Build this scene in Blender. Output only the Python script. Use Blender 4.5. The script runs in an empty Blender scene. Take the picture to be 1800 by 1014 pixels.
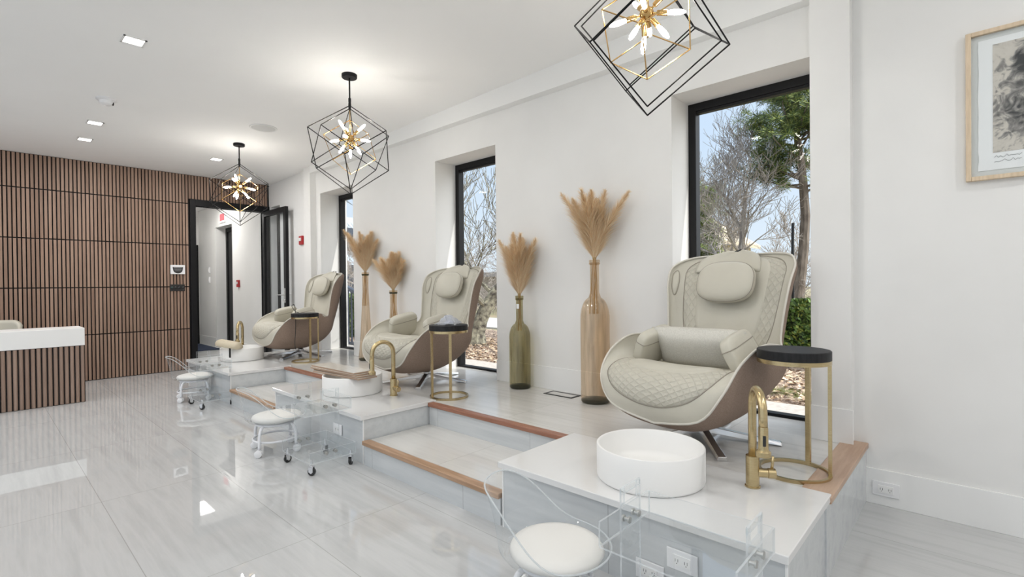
import bpy, math, random
from mathutils import Vector, Matrix

C = bpy.context.scene.collection
S = bpy.context.scene
PI = math.pi

# ------------------------------------------------------------------ camera
CAM_H, FPX, YAW, PITCH, ROLL = 1.2, 878.8, .82114, -.007756, -.010113
fw = Vector((math.sin(YAW) * math.cos(PITCH), math.cos(YAW) * math.cos(PITCH), math.sin(PITCH)))
rt = Vector((math.cos(YAW), -math.sin(YAW), 0)); up = rt.cross(fw)
rt2 = rt * math.cos(ROLL) + up * math.sin(ROLL); up2 = -rt * math.sin(ROLL) + up * math.cos(ROLL)
cd = bpy.data.cameras.new('camera'); cam = bpy.data.objects.new('camera', cd); C.objects.link(cam)
cd.sensor_fit = 'HORIZONTAL'; cd.sensor_width = 36; cd.lens = FPX / 1800 * 36; cd.clip_start = .05; cd.clip_end = 300
M = Matrix.Identity(4)
for i in range(3):
    M[i][0] = rt2[i]; M[i][1] = up2[i]; M[i][2] = -fw[i]
M[2][3] = CAM_H
cam.matrix_world = M
S.camera = cam

# ------------------------------------------------------------------ view, world, sun
S.view_settings.view_transform = 'Standard'; S.view_settings.look = 'None'
S.view_settings.gamma = 1; S.view_settings.use_curve_mapping = False
S.view_settings.exposure = 0.38
cy = S.cycles
cy.max_bounces = 10; cy.diffuse_bounces = 5; cy.glossy_bounces = 5; cy.transmission_bounces = 8
cy.transparent_max_bounces = 40; cy.sample_clamp_indirect = 6; cy.caustics_reflective = False; cy.caustics_refractive = False
cy.use_denoising = True

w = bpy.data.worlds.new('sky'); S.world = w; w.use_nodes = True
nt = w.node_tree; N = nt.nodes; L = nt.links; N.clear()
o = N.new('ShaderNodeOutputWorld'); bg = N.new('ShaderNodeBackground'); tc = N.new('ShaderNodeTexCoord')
sp = N.new('ShaderNodeSeparateXYZ'); rp = N.new('ShaderNodeValToRGB')
L.new(tc.outputs['Generated'], sp.inputs[0]); L.new(sp.outputs['Z'], rp.inputs[0])
cr = rp.color_ramp; cr.elements[0].position = 0; cr.elements[0].color = (.78, .86, .93, 1)
cr.elements[1].position = .75; cr.elements[1].color = (.42, .58, .84, 1)
e_ = cr.elements.new(.25); e_.color = (.60, .74, .91, 1)
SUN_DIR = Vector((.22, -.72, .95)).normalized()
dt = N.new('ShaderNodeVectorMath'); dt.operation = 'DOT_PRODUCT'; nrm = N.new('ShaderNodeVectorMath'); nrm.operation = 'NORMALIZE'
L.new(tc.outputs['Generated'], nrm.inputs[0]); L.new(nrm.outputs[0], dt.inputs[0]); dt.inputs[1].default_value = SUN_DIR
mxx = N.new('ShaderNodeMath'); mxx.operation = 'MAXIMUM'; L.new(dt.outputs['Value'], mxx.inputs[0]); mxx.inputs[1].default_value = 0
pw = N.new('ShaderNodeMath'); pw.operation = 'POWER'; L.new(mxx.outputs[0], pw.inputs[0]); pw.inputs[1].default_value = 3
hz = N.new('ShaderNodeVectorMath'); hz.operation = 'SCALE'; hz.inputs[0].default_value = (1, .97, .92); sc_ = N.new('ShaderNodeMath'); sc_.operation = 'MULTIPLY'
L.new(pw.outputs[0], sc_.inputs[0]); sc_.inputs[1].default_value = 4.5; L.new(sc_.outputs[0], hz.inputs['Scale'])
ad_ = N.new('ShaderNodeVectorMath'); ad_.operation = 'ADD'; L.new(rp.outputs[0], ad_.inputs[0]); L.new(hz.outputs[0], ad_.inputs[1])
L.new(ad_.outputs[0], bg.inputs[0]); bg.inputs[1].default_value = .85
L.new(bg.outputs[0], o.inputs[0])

sd = bpy.data.lights.new('sun', 'SUN'); sun = bpy.data.objects.new('sun', sd); C.objects.link(sun)
sd.energy = 2.8; sd.angle = .009; sd.color = (1, .96, .88)
sun.rotation_euler = Vector((.22, -.72, .95)).to_track_quat('Z', 'Y').to_euler()
LAMP_W = 9.0      # each recessed ceiling lamp
BULB_E = 60.0     # chandelier bulb emission

# ------------------------------------------------------------------ key measures
XW, YS, P, STEP = 3.304, 8.52, .314, .157
CT = P + .014
XL, YB = -3.6, -3.0
def ceil_z(y): return 2.865 + .019 * (YS - y)

# ------------------------------------------------------------------ materials
def mat(name, col=(.8, .8, .8), rough=.5, metal=0, spec=.5, **kw):
    m = bpy.data.materials.new(name); m.use_nodes = True
    b = m.node_tree.nodes['Principled BSDF']
    b.inputs['Base Color'].default_value = (*col, 1); b.inputs['Roughness'].default_value = rough
    b.inputs['Metallic'].default_value = metal; b.inputs['Specular IOR Level'].default_value = spec
    for k, v in kw.items(): b.inputs[k].default_value = v
    return m
def nodes(m): return m.node_tree.nodes, m.node_tree.links, m.node_tree.nodes['Principled BSDF']
def mathn(N, L, op, a, b=None, c=None):
    n = N.new('ShaderNodeMath'); n.operation = op
    for i, v in enumerate((a, b, c)):
        if v is None: continue
        if isinstance(v, (int, float)): n.inputs[i].default_value = v
        else: L.new(v, n.inputs[i])
    return n.outputs[0]
def ramp(N, L, fac, stops):
    r = N.new('ShaderNodeValToRGB'); e = r.color_ramp.elements
    e[0].position, e[0].color = stops[0][0], (*stops[0][1], 1)
    e[1].position, e[1].color = stops[-1][0], (*stops[-1][1], 1)
    for p, c in stops[1:-1]:
        q = e.new(p); q.color = (*c, 1)
    L.new(fac, r.inputs[0]); return r.outputs[0]
def noise_mat(name, c1, c2, scale=(1, 1, 1), nscale=5, rough=.5, detail=4, lo=.35, hi=.65, bump=0, bscale=None, spec=.5, metal=0, rot=(0, 0, 0)):
    m = mat(name, c1, rough, metal, spec); N, L, b = nodes(m)
    t = N.new('ShaderNodeTexCoord'); mp = N.new('ShaderNodeMapping'); mp.inputs['Scale'].default_value = scale
    mp.inputs['Rotation'].default_value = rot
    nz = N.new('ShaderNodeTexNoise'); nz.inputs['Scale'].default_value = nscale; nz.inputs['Detail'].default_value = detail
    L.new(t.outputs['Object'], mp.inputs[0]); L.new(mp.outputs[0], nz.inputs[0])
    L.new(ramp(N, L, nz.outputs[0], [(lo, c1), (hi, c2)]), b.inputs['Base Color'])
    if bump:
        n2 = N.new('ShaderNodeTexNoise'); n2.inputs['Scale'].default_value = bscale or nscale * 4; n2.inputs['Detail'].default_value = 3
        L.new(t.outputs['Object'], n2.inputs[0])
        bp = N.new('ShaderNodeBump'); bp.inputs['Strength'].default_value = bump; bp.inputs['Distance'].default_value = .01
        L.new(n2.outputs[0], bp.inputs['Height']); L.new(bp.outputs[0], b.inputs['Normal'])
    return m

WALL = noise_mat('wall_paint', (.80, .795, .78), (.83, .825, .81), nscale=2, rough=.6, spec=.3)
CEIL = noise_mat('ceiling_paint', (.915, .91, .90), (.93, .925, .915), nscale=1.5, rough=.8, spec=.2)
TRIM = mat('trim_paint', (.86, .86, .85), .4)
BLACKM = mat('black_metal', (.007, .007, .008), .45, spec=.25)
BLACKP = mat('black_plastic', (.02, .02, .02), .3)
CHROME = mat('chrome', (.78, .78, .79), .26, 1)
STEEL = mat('brushed_steel', (.55, .55, .53), .28, 1)
BRASS = noise_mat('brushed_brass', (.52, .41, .22), (.60, .48, .28), (1, 1, 14), 30, .27, metal=1)
GOLD = mat('gold_metal', (.62, .40, .16), .25, 1)
WHITEP = mat('white_plastic', (.84, .84, .85), .3)
WHITEM = mat('white_metal', (.80, .81, .84), .25)
QUARTZ = mat('white_quartz', (.74, .74, .735), .07)
BASINM = mat('white_solid_surface', (.86, .855, .84), .45)
RED = mat('red_plastic', (.42, .015, .02), .35)
CREAM = noise_mat('cream_leather', (.56, .535, .455), (.60, .575, .495), nscale=3, rough=.45, bump=.12, bscale=260, spec=.4)
CREAM_SEAM = mat('cream_seam', (.33, .30, .25), .6)
PIPING = mat('pale_piping', (.66, .63, .56), .5)
SHELLM = noise_mat('taupe_fabric', (.29, .215, .17), (.35, .265, .215), nscale=130, rough=.85, bump=.4, bscale=420, spec=.2)
LINEN = noise_mat('linen_fabric', (.66, .64, .58), (.76, .74, .68), nscale=160, rough=.9, bump=.5, bscale=320, spec=.1)
OAK = noise_mat('oak_trim', (.36, .22, .13), (.48, .31, .20), (14, 1.2, 14), 3, .42)
CHERRY = noise_mat('cherry_trim', (.27, .115, .07), (.36, .17, .11), (14, 1.2, 14), 3, .38)
OAKP = noise_mat('pale_oak_trim', (.44, .29, .20), (.55, .39, .28), (1.2, 14, 14), 3, .42)
SLATBACK = mat('slat_backing', (.008, .007, .007), .9)
PALEWOOD = noise_mat('pale_wood_frame', (.62, .49, .34), (.72, .58, .42), (1, 8, 1), 12, .5)
BOARD = noise_mat('laminate_board', (.66, .61, .54), (.74, .70, .63), (3, 14, 1), 6, .18)
BOARDEDGE = noise_mat('board_edge', (.30, .2, .14), (.5, .36, .26), (1, 1, 60), 4, .7)
NAVY = noise_mat('navy_mat', (.02, .03, .06), (.035, .05, .09), nscale=60, rough=.95)
BLACKWOOD = noise_mat('black_stained_wood', (.010, .010, .011), (.022, .022, .024), (6, 1, 1), 14, .5, spec=.25)
BEIGE = noise_mat('beige_leather', (.52, .45, .33), (.58, .51, .38), nscale=4, rough=.5, bump=.15, bscale=200)
SHEEP = mat('stool_pad', (.76, .75, .72), .55)

def quilt_mat():
    m = mat('quilted_cream_leather', (.56, .535, .455), .45, spec=.4); N, L, b = nodes(m)
    u = N.new('ShaderNodeUVMap'); s = N.new('ShaderNodeSeparateXYZ'); L.new(u.outputs[0], s.inputs[0])
    h = []
    for sg in (1, -1):
        v = mathn(N, L, 'ADD', mathn(N, L, 'MULTIPLY', s.outputs[0], 13.), mathn(N, L, 'MULTIPLY', s.outputs[1], 11. * sg))
        fr = mathn(N, L, 'FRACT', v); d = mathn(N, L, 'ABSOLUTE', mathn(N, L, 'SUBTRACT', fr, .5))
        h.append(mathn(N, L, 'SUBTRACT', .5, d))
    hh = mathn(N, L, 'MINIMUM', h[0], h[1]); hh = mathn(N, L, 'POWER', hh, .5)
    bp = N.new('ShaderNodeBump'); bp.inputs['Strength'].default_value = .85; bp.inputs['Distance'].default_value = .008
    L.new(hh, bp.inputs['Height']); L.new(bp.outputs[0], b.inputs['Normal'])
    return m
QUILT = quilt_mat()

def slat_mat(name, a, b_):
    m = mat(name, a, .5, spec=.3); N, L, b = nodes(m)
    t = N.new('ShaderNodeTexCoord'); sp = N.new('ShaderNodeSeparateXYZ'); L.new(t.outputs['Object'], sp.inputs[0])
    idx = mathn(N, L, 'FLOOR', mathn(N, L, 'MULTIPLY', sp.outputs[0], 25.))
    zi = mathn(N, L, 'FLOOR', mathn(N, L, 'DIVIDE', sp.outputs[2], .611))
    wn = N.new('ShaderNodeTexWhiteNoise'); wn.noise_dimensions = '2D'
    cx = N.new('ShaderNodeCombineXYZ'); L.new(idx, cx.inputs[0]); L.new(zi, cx.inputs[1]); L.new(cx.outputs[0], wn.inputs[0])
    mp = N.new('ShaderNodeMapping'); mp.inputs['Scale'].default_value = (60, 60, 2.2); L.new(t.outputs['Object'], mp.inputs[0])
    nz = N.new('ShaderNodeTexNoise'); nz.inputs['Scale'].default_value = 2; nz.inputs['Detail'].default_value = 5; L.new(mp.outputs[0], nz.inputs[0])
    f = mathn(N, L, 'ADD', mathn(N, L, 'MULTIPLY', wn.outputs[0], .32), mathn(N, L, 'MULTIPLY', nz.outputs[0], .68))
    L.new(ramp(N, L, f, [(.2, a), (.8, b_)]), b.inputs['Base Color'])
    return m
SLAT = slat_mat('walnut_slat', (.21, .13, .092), (.39, .265, .20))
DESKSLAT = slat_mat('walnut_flute', (.25, .17, .13), (.38, .275, .22))

def tile_mat(name, rough, x0, y0, dx, dy, base1, base2, grout, streak_axis='Y', spec=.5, bumpy=0, gw=.0018):
    m = mat(name, base1, rough, spec=spec); N, L, b = nodes(m)
    t = N.new('ShaderNodeNewGeometry'); s = N.new('ShaderNodeSeparateXYZ'); L.new(t.outputs['Position'], s.inputs[0])
    def cell(ch, off, d):
        v = mathn(N, L, 'DIVIDE', mathn(N, L, 'SUBTRACT', s.outputs[ch], off), d)
        fl = mathn(N, L, 'FLOOR', v); fr = mathn(N, L, 'FRACT', v)
        e = mathn(N, L, 'MINIMUM', fr, mathn(N, L, 'SUBTRACT', 1., fr))
        return fl, mathn(N, L, 'LESS_THAN', e, gw / d)
    fx, gx = cell(0, x0, dx); fy, gy = cell(1, y0, dy)
    g = mathn(N, L, 'MAXIMUM', gx, gy)
    wn = N.new('ShaderNodeTexWhiteNoise'); wn.noise_dimensions = '2D'
    cx = N.new('ShaderNodeCombineXYZ'); L.new(fx, cx.inputs[0]); L.new(fy, cx.inputs[1]); L.new(cx.outputs[0], wn.inputs[0])
    mp = N.new('ShaderNodeMapping'); mp.inputs['Scale'].default_value = (7, .55, 7) if streak_axis == 'Y' else (.55, 7, 7)
    ad = N.new('ShaderNodeVectorMath'); ad.operation = 'ADD'; L.new(t.outputs['Position'], ad.inputs[0])
    sc = N.new('ShaderNodeVectorMath'); sc.operation = 'SCALE'; L.new(wn.outputs['Color'], sc.inputs[0]); sc.inputs['Scale'].default_value = 5
    L.new(sc.outputs[0], ad.inputs[1]); L.new(ad.outputs[0], mp.inputs[0])
    nz = N.new('ShaderNodeTexNoise'); nz.inputs['Scale'].default_value = 1.6; nz.inputs['Detail'].default_value = 6; nz.inputs['Roughness'].default_value = .6
    L.new(mp.outputs[0], nz.inputs[0])
    c = ramp(N, L, nz.outputs[0], [(.3, base1), (.5, base2), (.7, base1)])
    mx = N.new('ShaderNodeMix'); mx.data_type = 'RGBA'; L.new(g, mx.inputs[0]); L.new(c, mx.inputs[6]); mx.inputs[7].default_value = (*grout, 1)
    L.new(mx.outputs[2], b.inputs['Base Color'])
    return m
FLOORM = tile_mat('polished_porcelain', .016, .47, 2.34, .6, 1.27, (.47, .475, .475), (.545, .55, .55), (.38, .38, .37))
PLATM = tile_mat('platform_porcelain', .16, 2.42, 1.1, .6, 1.2, (.60, .59, .565), (.68, .67, .645), (.50, .49, .47))
RISERM = tile_mat('riser_porcelain', .12, 9., 1.12, 20, .9, (.52, .545, .56), (.60, .62, .63), (.40, .41, .42))

def clear_mat(name, tint=(1, 1, 1), rough=.0, haze=0, ior=1.5, edge=(.9, .93, .95), streak=0):
    """thin clear sheet: light passes straight through, the skin reflects"""
    m = bpy.data.materials.new(name); m.use_nodes = True; N, L = m.node_tree.nodes, m.node_tree.links; N.clear()
    o = N.new('ShaderNodeOutputMaterial'); tr = N.new('ShaderNodeBsdfTransparent'); tr.inputs[0].default_value = (*tint, 1)
    if streak:
        t = N.new('ShaderNodeTexCoord'); mp = N.new('ShaderNodeMapping'); mp.inputs['Scale'].default_value = (26, 26, 2.2); L.new(t.outputs['Object'], mp.inputs[0])
        nz = N.new('ShaderNodeTexNoise'); nz.inputs['Scale'].default_value = 1.3; nz.inputs['Detail'].default_value = 4; L.new(mp.outputs[0], nz.inputs[0])
        L.new(ramp(N, L, nz.outputs[0], [(.3, tuple(c * (1 - streak) for c in tint)), (.55, tint), (.8, tuple(min(1, c * 1.1) for c in tint))]), tr.inputs[0])
    gl = N.new('ShaderNodeBsdfGlossy'); gl.inputs['Roughness'].default_value = rough; gl.inputs[0].default_value = (1, 1, 1, 1)
    fr = N.new('ShaderNodeFresnel'); fr.inputs[0].default_value = ior
    gm = N.new('ShaderNodeNewGeometry'); fc = mathn(N, L, 'MULTIPLY', fr.outputs[0], mathn(N, L, 'SUBTRACT', 1., gm.outputs['Backfacing']))
    mx = N.new('ShaderNodeMixShader'); L.new(fc, mx.inputs[0]); L.new(tr.outputs[0], mx.inputs[1]); L.new(gl.outputs[0], mx.inputs[2])
    out = mx.outputs[0]
    if haze:
        df = N.new('ShaderNodeBsdfDiffuse'); df.inputs[0].default_value = (*edge, 1)
        tl = N.new('ShaderNodeBsdfTranslucent'); tl.inputs[0].default_value = (*edge, 1)
        m1 = N.new('ShaderNodeMixShader'); m1.inputs[0].default_value = .5; L.new(df.outputs[0], m1.inputs[1]); L.new(tl.outputs[0], m1.inputs[2])
        m2 = N.new('ShaderNodeMixShader'); m2.inputs[0].default_value = haze; L.new(out, m2.inputs[1]); L.new(m1.outputs[0], m2.inputs[2]); out = m2.outputs[0]
    L.new(out, o.inputs[0]); return m
ACRYL = clear_mat('clear_acrylic', (.975, .982, .985), haze=.02, ior=1.49)
ACRYLEDGE = clear_mat('acrylic_edge', (.9, .92, .93), rough=.1, haze=.55)
PANE = clear_mat('window_glass', (.97, .98, .985), ior=1.18)
GLASSG = clear_mat('green_bottle_glass', (.70, .66, .50), haze=.03, ior=1.5, edge=(.5, .48, .3), streak=.25)
GLASSA = clear_mat('amber_bottle_glass', (.89, .80, .69), haze=.03, ior=1.5, edge=(.6, .5, .35), streak=.16)
GLASSD = clear_mat('dark_glass_foot', (.25, .30, .22), haze=.25, ior=1.45, edge=(.05, .08, .06))
FILM = clear_mat('clear_plastic_film', (.9, .92, .95), rough=.08, haze=.42, ior=1.6, edge=(.85, .88, .95))
BULBG = clear_mat('bulb_glass', (.97, .97, .95), ior=1.3)

def emis(name, col, e):
    m = bpy.data.materials.new(name); m.use_nodes = True; N, L = m.node_tree.nodes, m.node_tree.links; N.clear()
    o = N.new('ShaderNodeOutputMaterial'); em = N.new('ShaderNodeEmission'); em.inputs[0].default_value = (*col, 1); em.inputs[1].default_value = e
    L.new(em.outputs[0], o.inputs[0]); return m
BULB = emis('lit_bulb', (1, .95, .86), BULB_E)
LENS = emis('lit_lens', (1, .97, .92), 6)
EXITM = emis('exit_sign_face', (.9, .25, .27), .9)

# ------------------------------------------------------------------ mesh helpers
class MB:
    def __init__(s): s.v, s.f, s.mi, s.uv = [], [], [], {}
    def vert(s, p): s.v.append(tuple(p)); return len(s.v) - 1
    def face(s, idx, mi=0): s.f.append(tuple(idx)); s.mi.append(mi)
    def box(s, a, b, mi=0, M=None):
        x0, y0, z0 = a; x1, y1, z1 = b; n = len(s.v)
        for p in ((x0, y0, z0), (x1, y0, z0), (x1, y1, z0), (x0, y1, z0), (x0, y0, z1), (x1, y0, z1), (x1, y1, z1), (x0, y1, z1)):
            q = Vector(p)
            if M is not None: q = M @ q
            s.v.append(tuple(q))
        for f in ((3, 2, 1, 0), (4, 5, 6, 7), (0, 1, 5, 4), (1, 2, 6, 5), (2, 3, 7, 6), (3, 0, 4, 7)): s.face([n + i for i in f], mi)
        return s
    def prism(s, pts, z0, z1, mi=0, M=None):
        n = len(s.v); k = len(pts)
        for z in (z0, z1):
            for p in pts:
                q = Vector((p[0], p[1], z)); q = M @ q if M is not None else q; s.v.append(tuple(q))
        s.face([n + i for i in range(k)][::-1], mi); s.face([n + k + i for i in range(k)], mi)
        for i in range(k): s.face((n + i, n + (i + 1) % k, n + k + (i + 1) % k, n + k + i), mi)
        return s
    def lathe(s, prof, seg=32, c=(0, 0, 0), mi=0, M=None, cap=True):
        rings = []
        for r, z in prof:
            if r < 1e-6:
                q = Vector((c[0], c[1], c[2] + z)); q = M @ q if M is not None else q; rings.append([s.vert(q)])
            else:
                row = []
                for k in range(seg):
                    a = 2 * PI * k / seg; q = Vector((c[0] + r * math.cos(a), c[1] + r * math.sin(a), c[2] + z))
                    if M is not None: q = M @ q
                    row.append(s.vert(q))
                rings.append(row)
        for A, B in zip(rings, rings[1:]):
            if len(A) == 1 and len(B) == 1: continue
            for k in range(seg):
                k2 = (k + 1) % seg
                if len(A) == 1: s.face((A[0], B[k2], B[k])[::-1], mi)
                elif len(B) == 1: s.face((A[k], A[k2], B[0]), mi)
                else: s.face((A[k], A[k2], B[k2], B[k]), mi)
        if cap:
            if len(rings[0]) > 1: s.face(rings[0][::-1], mi)
            if len(rings[-1]) > 1: s.face(rings[-1], mi)
        return s
    def tube(s, pts, r, seg=10, mi=0, closed=False, cap=True):
        pts = [Vector(p) for p in pts]; n = len(pts)
        rr = r if isinstance(r, (list, tuple)) else [r] * n
        prev = None; rings = []
        for i, p in enumerate(pts):
            if closed: t = (pts[(i + 1) % n] - pts[i - 1])
            else: t = pts[min(i + 1, n - 1)] - pts[max(i - 1, 0)]
            t = t.normalized() if t.length > 1e-9 else Vector((0, 0, 1))
            if prev is None:
                u = t.orthogonal().normalized()
            else:
                u = prev - t * prev.dot(t); u = u.normalized() if u.length > 1e-6 else t.orthogonal().normalized()
            prev = u; v = t.cross(u)
            rings.append([s.vert(p + (u * math.cos(a) + v * math.sin(a)) * rr[i]) for a in [2 * PI * (k + .5) / seg for k in range(seg)]])
        m = n if closed else n - 1
        for i in range(m):
            A, B = rings[i], rings[(i + 1) % n]
            for k in range(seg): s.face((A[k], A[(k + 1) % seg], B[(k + 1) % seg], B[k]), mi)
        if cap and not closed: s.face(rings[0][::-1], mi); s.face(rings[-1], mi)
        return s
    def grid(s, fn, nu, nv, mi=0, wrap_v=False, flip=False):
        idx = [[s.vert(fn(i / nu, j / nv)) for j in range(nv + (0 if wrap_v else 1))] for i in range(nu + 1)]
        m = nv
        for i in range(nu):
            for j in range(m):
                j2 = (j + 1) % len(idx[0]) if wrap_v else j + 1
                f = (idx[i][j], idx[i + 1][j], idx[i + 1][j2], idx[i][j2]); s.face(f[::-1] if flip else f, mi)
                for (a, b) in ((i, j), (i + 1, j), (i + 1, j2), (i, j2)): s.uv.setdefault(idx[a][b], (a / nu, b / nv))
        return s
    def build(s, name, mats, parent=None, smooth=False, bevel=0, sub=0, angle=None, loc=None):
        me = bpy.data.meshes.new(name); me.from_pydata(s.v, [], s.f)
        ms = mats if isinstance(mats, (list, tuple)) else [mats]
        for m in ms: me.materials.append(m)
        if len(ms) > 1: me.polygons.foreach_set('material_index', s.mi)
        if s.uv:
            ul = me.uv_layers.new(name='UVMap')
            for li, lp in enumerate(me.loops): ul.data[li].uv = s.uv.get(lp.vertex_index, (0, 0))
        me.validate(); me.update()
        if smooth: me.polygons.foreach_set('use_smooth', [True] * len(me.polygons))
        ob = bpy.data.objects.new(name, me); C.objects.link(ob)
        if loc: ob.location = loc
        if parent: ob.parent = parent
        if bevel:
            b = ob.modifiers.new('bevel', 'BEVEL'); b.width = bevel; b.segments = 2; b.limit_method = 'ANGLE'; b.angle_limit = .6
        if sub: 
            b = ob.modifiers.new('sub', 'SUBSURF'); b.levels = sub; b.render_levels = sub
        if smooth and angle:
            try:
                me.set_sharp_from_angle(angle=angle)
            except Exception: pass
        return ob
def tag(o, label=None, cat=None, group=None, kind=None):
    if label: o['label'] = label
    if cat: o['category'] = cat
    if group: o['group'] = group
    if kind: o['kind'] = kind
    return o
def thing(name, label, cat, loc=(0, 0, 0), rz=0, group=None):
    o = bpy.data.objects.new(name, None); C.objects.link(o); o.location = loc; o.rotation_euler = (0, 0, rz); o.empty_display_size = .1
    return tag(o, label, cat, group)
def struct(name, mb, m, parent=None, **kw):
    o = mb.build(name, m, parent, **kw)
    if parent is None: o['kind'] = 'structure'
    return o
def copy_tree(o, parent=None):
    c = o.copy(); C.objects.link(c)
    if parent: c.parent = parent
    for ch in list(o.children): copy_tree(ch, c)
    return c
def crom(pts, t):
    n = len(pts) - 1; x = max(0, min(t, 1)) * n; i = min(int(x), n - 1); u = x - i
    p0 = pts[max(i - 1, 0)]; p1 = pts[i]; p2 = pts[i + 1]; p3 = pts[min(i + 2, n)]
    return [.5 * (2 * b + (c - a) * u + (2 * a - 5 * b + 4 * c - d) * u * u + (3 * b - a - 3 * c + d) * u ** 3) for a, b, c, d in zip(p0, p1, p2, p3)]
def spline(pts, n): return [Vector(crom(pts, i / n)) for i in range(n + 1)]
def circle(c, r, n=40, z=None): return [(c[0] + r * math.cos(2 * PI * k / n), c[1] + r * math.sin(2 * PI * k / n), c[2]) for k in range(n)]

# ================================================================== SETTING
struct('floor', MB().box((XL - .2, YB - .2, -.12), (XW + .1, YS + .05, 0)), FLOORM)
# ceiling rises very slightly towards the street end
mb = MB(); n = 0
for (x, y) in ((XL - .3, YB - .3), (XW + .5, YB - .3), (XW + .5, YS + .12), (XL - .3, YS + .12)):
    mb.vert((x, y, ceil_z(y)))
for (x, y) in ((XL - .3, YB - .3), (XW + .5, YB - .3), (XW + .5, YS + .12), (XL - .3, YS + .12)):
    mb.vert((x, y, ceil_z(y) + .25))
for f in ((0, 1, 2, 3), (7, 6, 5, 4), (0, 4, 5, 1), (1, 5, 6, 2), (2, 6, 7, 3), (3, 7, 4, 0)): mb.face(f[::-1])
struct('ceiling', mb, CEIL)

# window wall with openings
WIN = [(5.84, 6.72), (3.27, 4.16), (.66, 1.55)]
WT = 3.70; WH = 2.50
wall = MB(); ys = [YB]
for a, b in sorted(WIN): ys += [a, b]
ys += [8.08, 8.44, 12.6]
for a, b in zip(ys[0::2], ys[1::2]): pass
segs = [(YB, .66), (1.55, 3.27), (4.16, 5.84), (6.72, 8.08), (8.44, 8.60)]
for a, b in segs: wall.box((XW, a, -.1), (WT, b, 3.08))
for a, b in WIN + [(8.08, 8.44)]:
    wall.box((XW, a, WH), (WT, b, 3.08)); wall.box((XW, a, -.1), (WT, b, P - .035 if b < 8 else .25))
struct('wall_right', wall, WALL)
def window(n, a, b, z0, z1, x0=3.58, fr=.055):
    m = MB(); d = .07
    m.box((x0, a, z0), (x0 + d, a + fr, z1)); m.box((x0, b - fr, z0), (x0 + d, b, z1))
    m.box((x0, a + fr, z1 - fr), (x0 + d, b - fr, z1)); m.box((x0, a + fr, z0), (x0 + d, b - fr, z0 + .02))
    m.box((x0 + .01, a + fr, z1 - fr - .02), (x0 + d - .02, b - fr, z1 - fr))
    o = struct('window_%d' % n, m, BLACKM)
    g = MB().box((x0 + .03, a + fr - .005, z0 + .015), (x0 + .038, b - fr + .005, z1 - fr + .005)).build('pane', PANE, o)
    return o
window(1, 5.84, 6.72, P, WH); window(2, 3.27, 4.16, P, WH); window(3, .66, 1.55, P, WH); window(4, 8.08, 8.44, .25, WH, 3.40, .07)
# unseen left wall, its tall openings added for daylight fill; back wall
m = MB(); yy = YB
for k in range(6):
    a = YB + .5 + k * 1.9; m.box((XL - .2, yy, 0), (XL, a, 3.08)); m.box((XL - .2, a, 2.6), (XL, a + 1.45, 3.08)); m.box((XL - .2, a, 0), (XL, a + 1.45, .1)); yy = a + 1.45
m.box((XL - .2, yy, 0), (XL, YS + .1, 3.08)); struct('wall_left', m, WALL)
struct('wall_back', MB().box((XL - .2, YB - .2, 0), (XW, YB, 3.08)), WALL)
# slatted far wall with the door opening
DX0, DX1, DH = 2.245, 3.215, 2.418
m = MB().box((XL, YS, 0), (DX0, YS + .1, 3.0)).box((DX0, YS, DH), (DX1, YS + .1, 3.0)).box((DX1, YS, 0), (XW, YS + .1, 3.0))
far = struct('wall_far', m, WALL)
struct('slat_backing', MB().box((XL, YS - .012, 0), (2.169, YS, 2.875)).box((2.169, YS - .012, 2.51), (XW, YS, 2.875)), SLATBACK, far)
m = MB(); x = -1.6; k = 0
LV = [0, .600, 1.217, 1.829, 2.44, 2.866]
while x < XW - .03:
    for z0, z1 in zip(LV, LV[1:]):
        z0 += .008; z1 -= .006
        if x + .027 > 2.165: z0 = max(z0, 2.515)
        if z1 - z0 < .02: continue
        m.box((x, YS - .030, z0), (x + .027, YS - .012, z1))
    x += .04
struct('slats', m, SLAT, far)
# beam and pilasters of the window bay
XP = 3.222
struct('trim_1', MB().box((XP, .69, 2.795), (XW, 6.855, 3.06)), TRIM)
struct('trim_2', MB().box((XP, 6.855, 0), (XW, 7.06, 3.04)), WALL)
struct('trim_3', MB().box((XP, .50, P + .006), (XW, .69, 3.06)), WALL)
# baseboards
m = MB()
for a, b in ((1.55, 3.27), (4.16, 5.84), (6.72, 6.855)): m.box((XW - .012, a, P), (XW, b, P + .19))
m.box((XP - .012, .49, P), (XP, .69, P + .19)); struct('baseboard_right', m, TRIM, bevel=.002)
struct('baseboard_right', MB().box((XW - .012, YB, 0), (XW, .497, .19)), TRIM, bevel=.002)
struct('baseboard_right', MB().box((XW - .012, 7.10, 0), (XW, 8.06, .19)), TRIM, bevel=.002)
# platform and steps
struct('platform', MB().box((2.33, .455, 0), (XW - .01, 7.08, P)).box((XW - .01, .66, P - .035), (WT, 1.55, P)).box((XW - .01, 3.27, P - .035), (WT, 4.16, P)).box((XW - .01, 5.84, P - .035), (WT, 6.72, P)), [PLATM])
struct('trim_4', MB().box((2.317, .445, .0), (XW - .001, .455, P - .022)), RISERM)
for a, b in ((1.74, 3.02), (4.48, 5.58)):
    struct('step', MB().box((1.78, a, 0), (2.33, b, STEP)), PLATM)
    struct('trim_5', MB().box((1.768, a, 0), (1.78, b, STEP - .022)), RISERM)
    struct('trim_5', MB().box((2.318, a, STEP), (2.33, b, P - .022)), RISERM)
    struct('trim_6', MB().box((1.752, a, STEP - .022), (1.81, b, STEP + .006)), OAK, bevel=.004)
    struct('trim_7', MB().box((2.302, a, P - .022), (2.36, b, P + .006)), CHERRY, bevel=.004)
struct('trim_8', MB().box((2.36, .435, P - .022), (XW - .002, .555, P + .006)), OAKP, bevel=.004)

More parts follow.
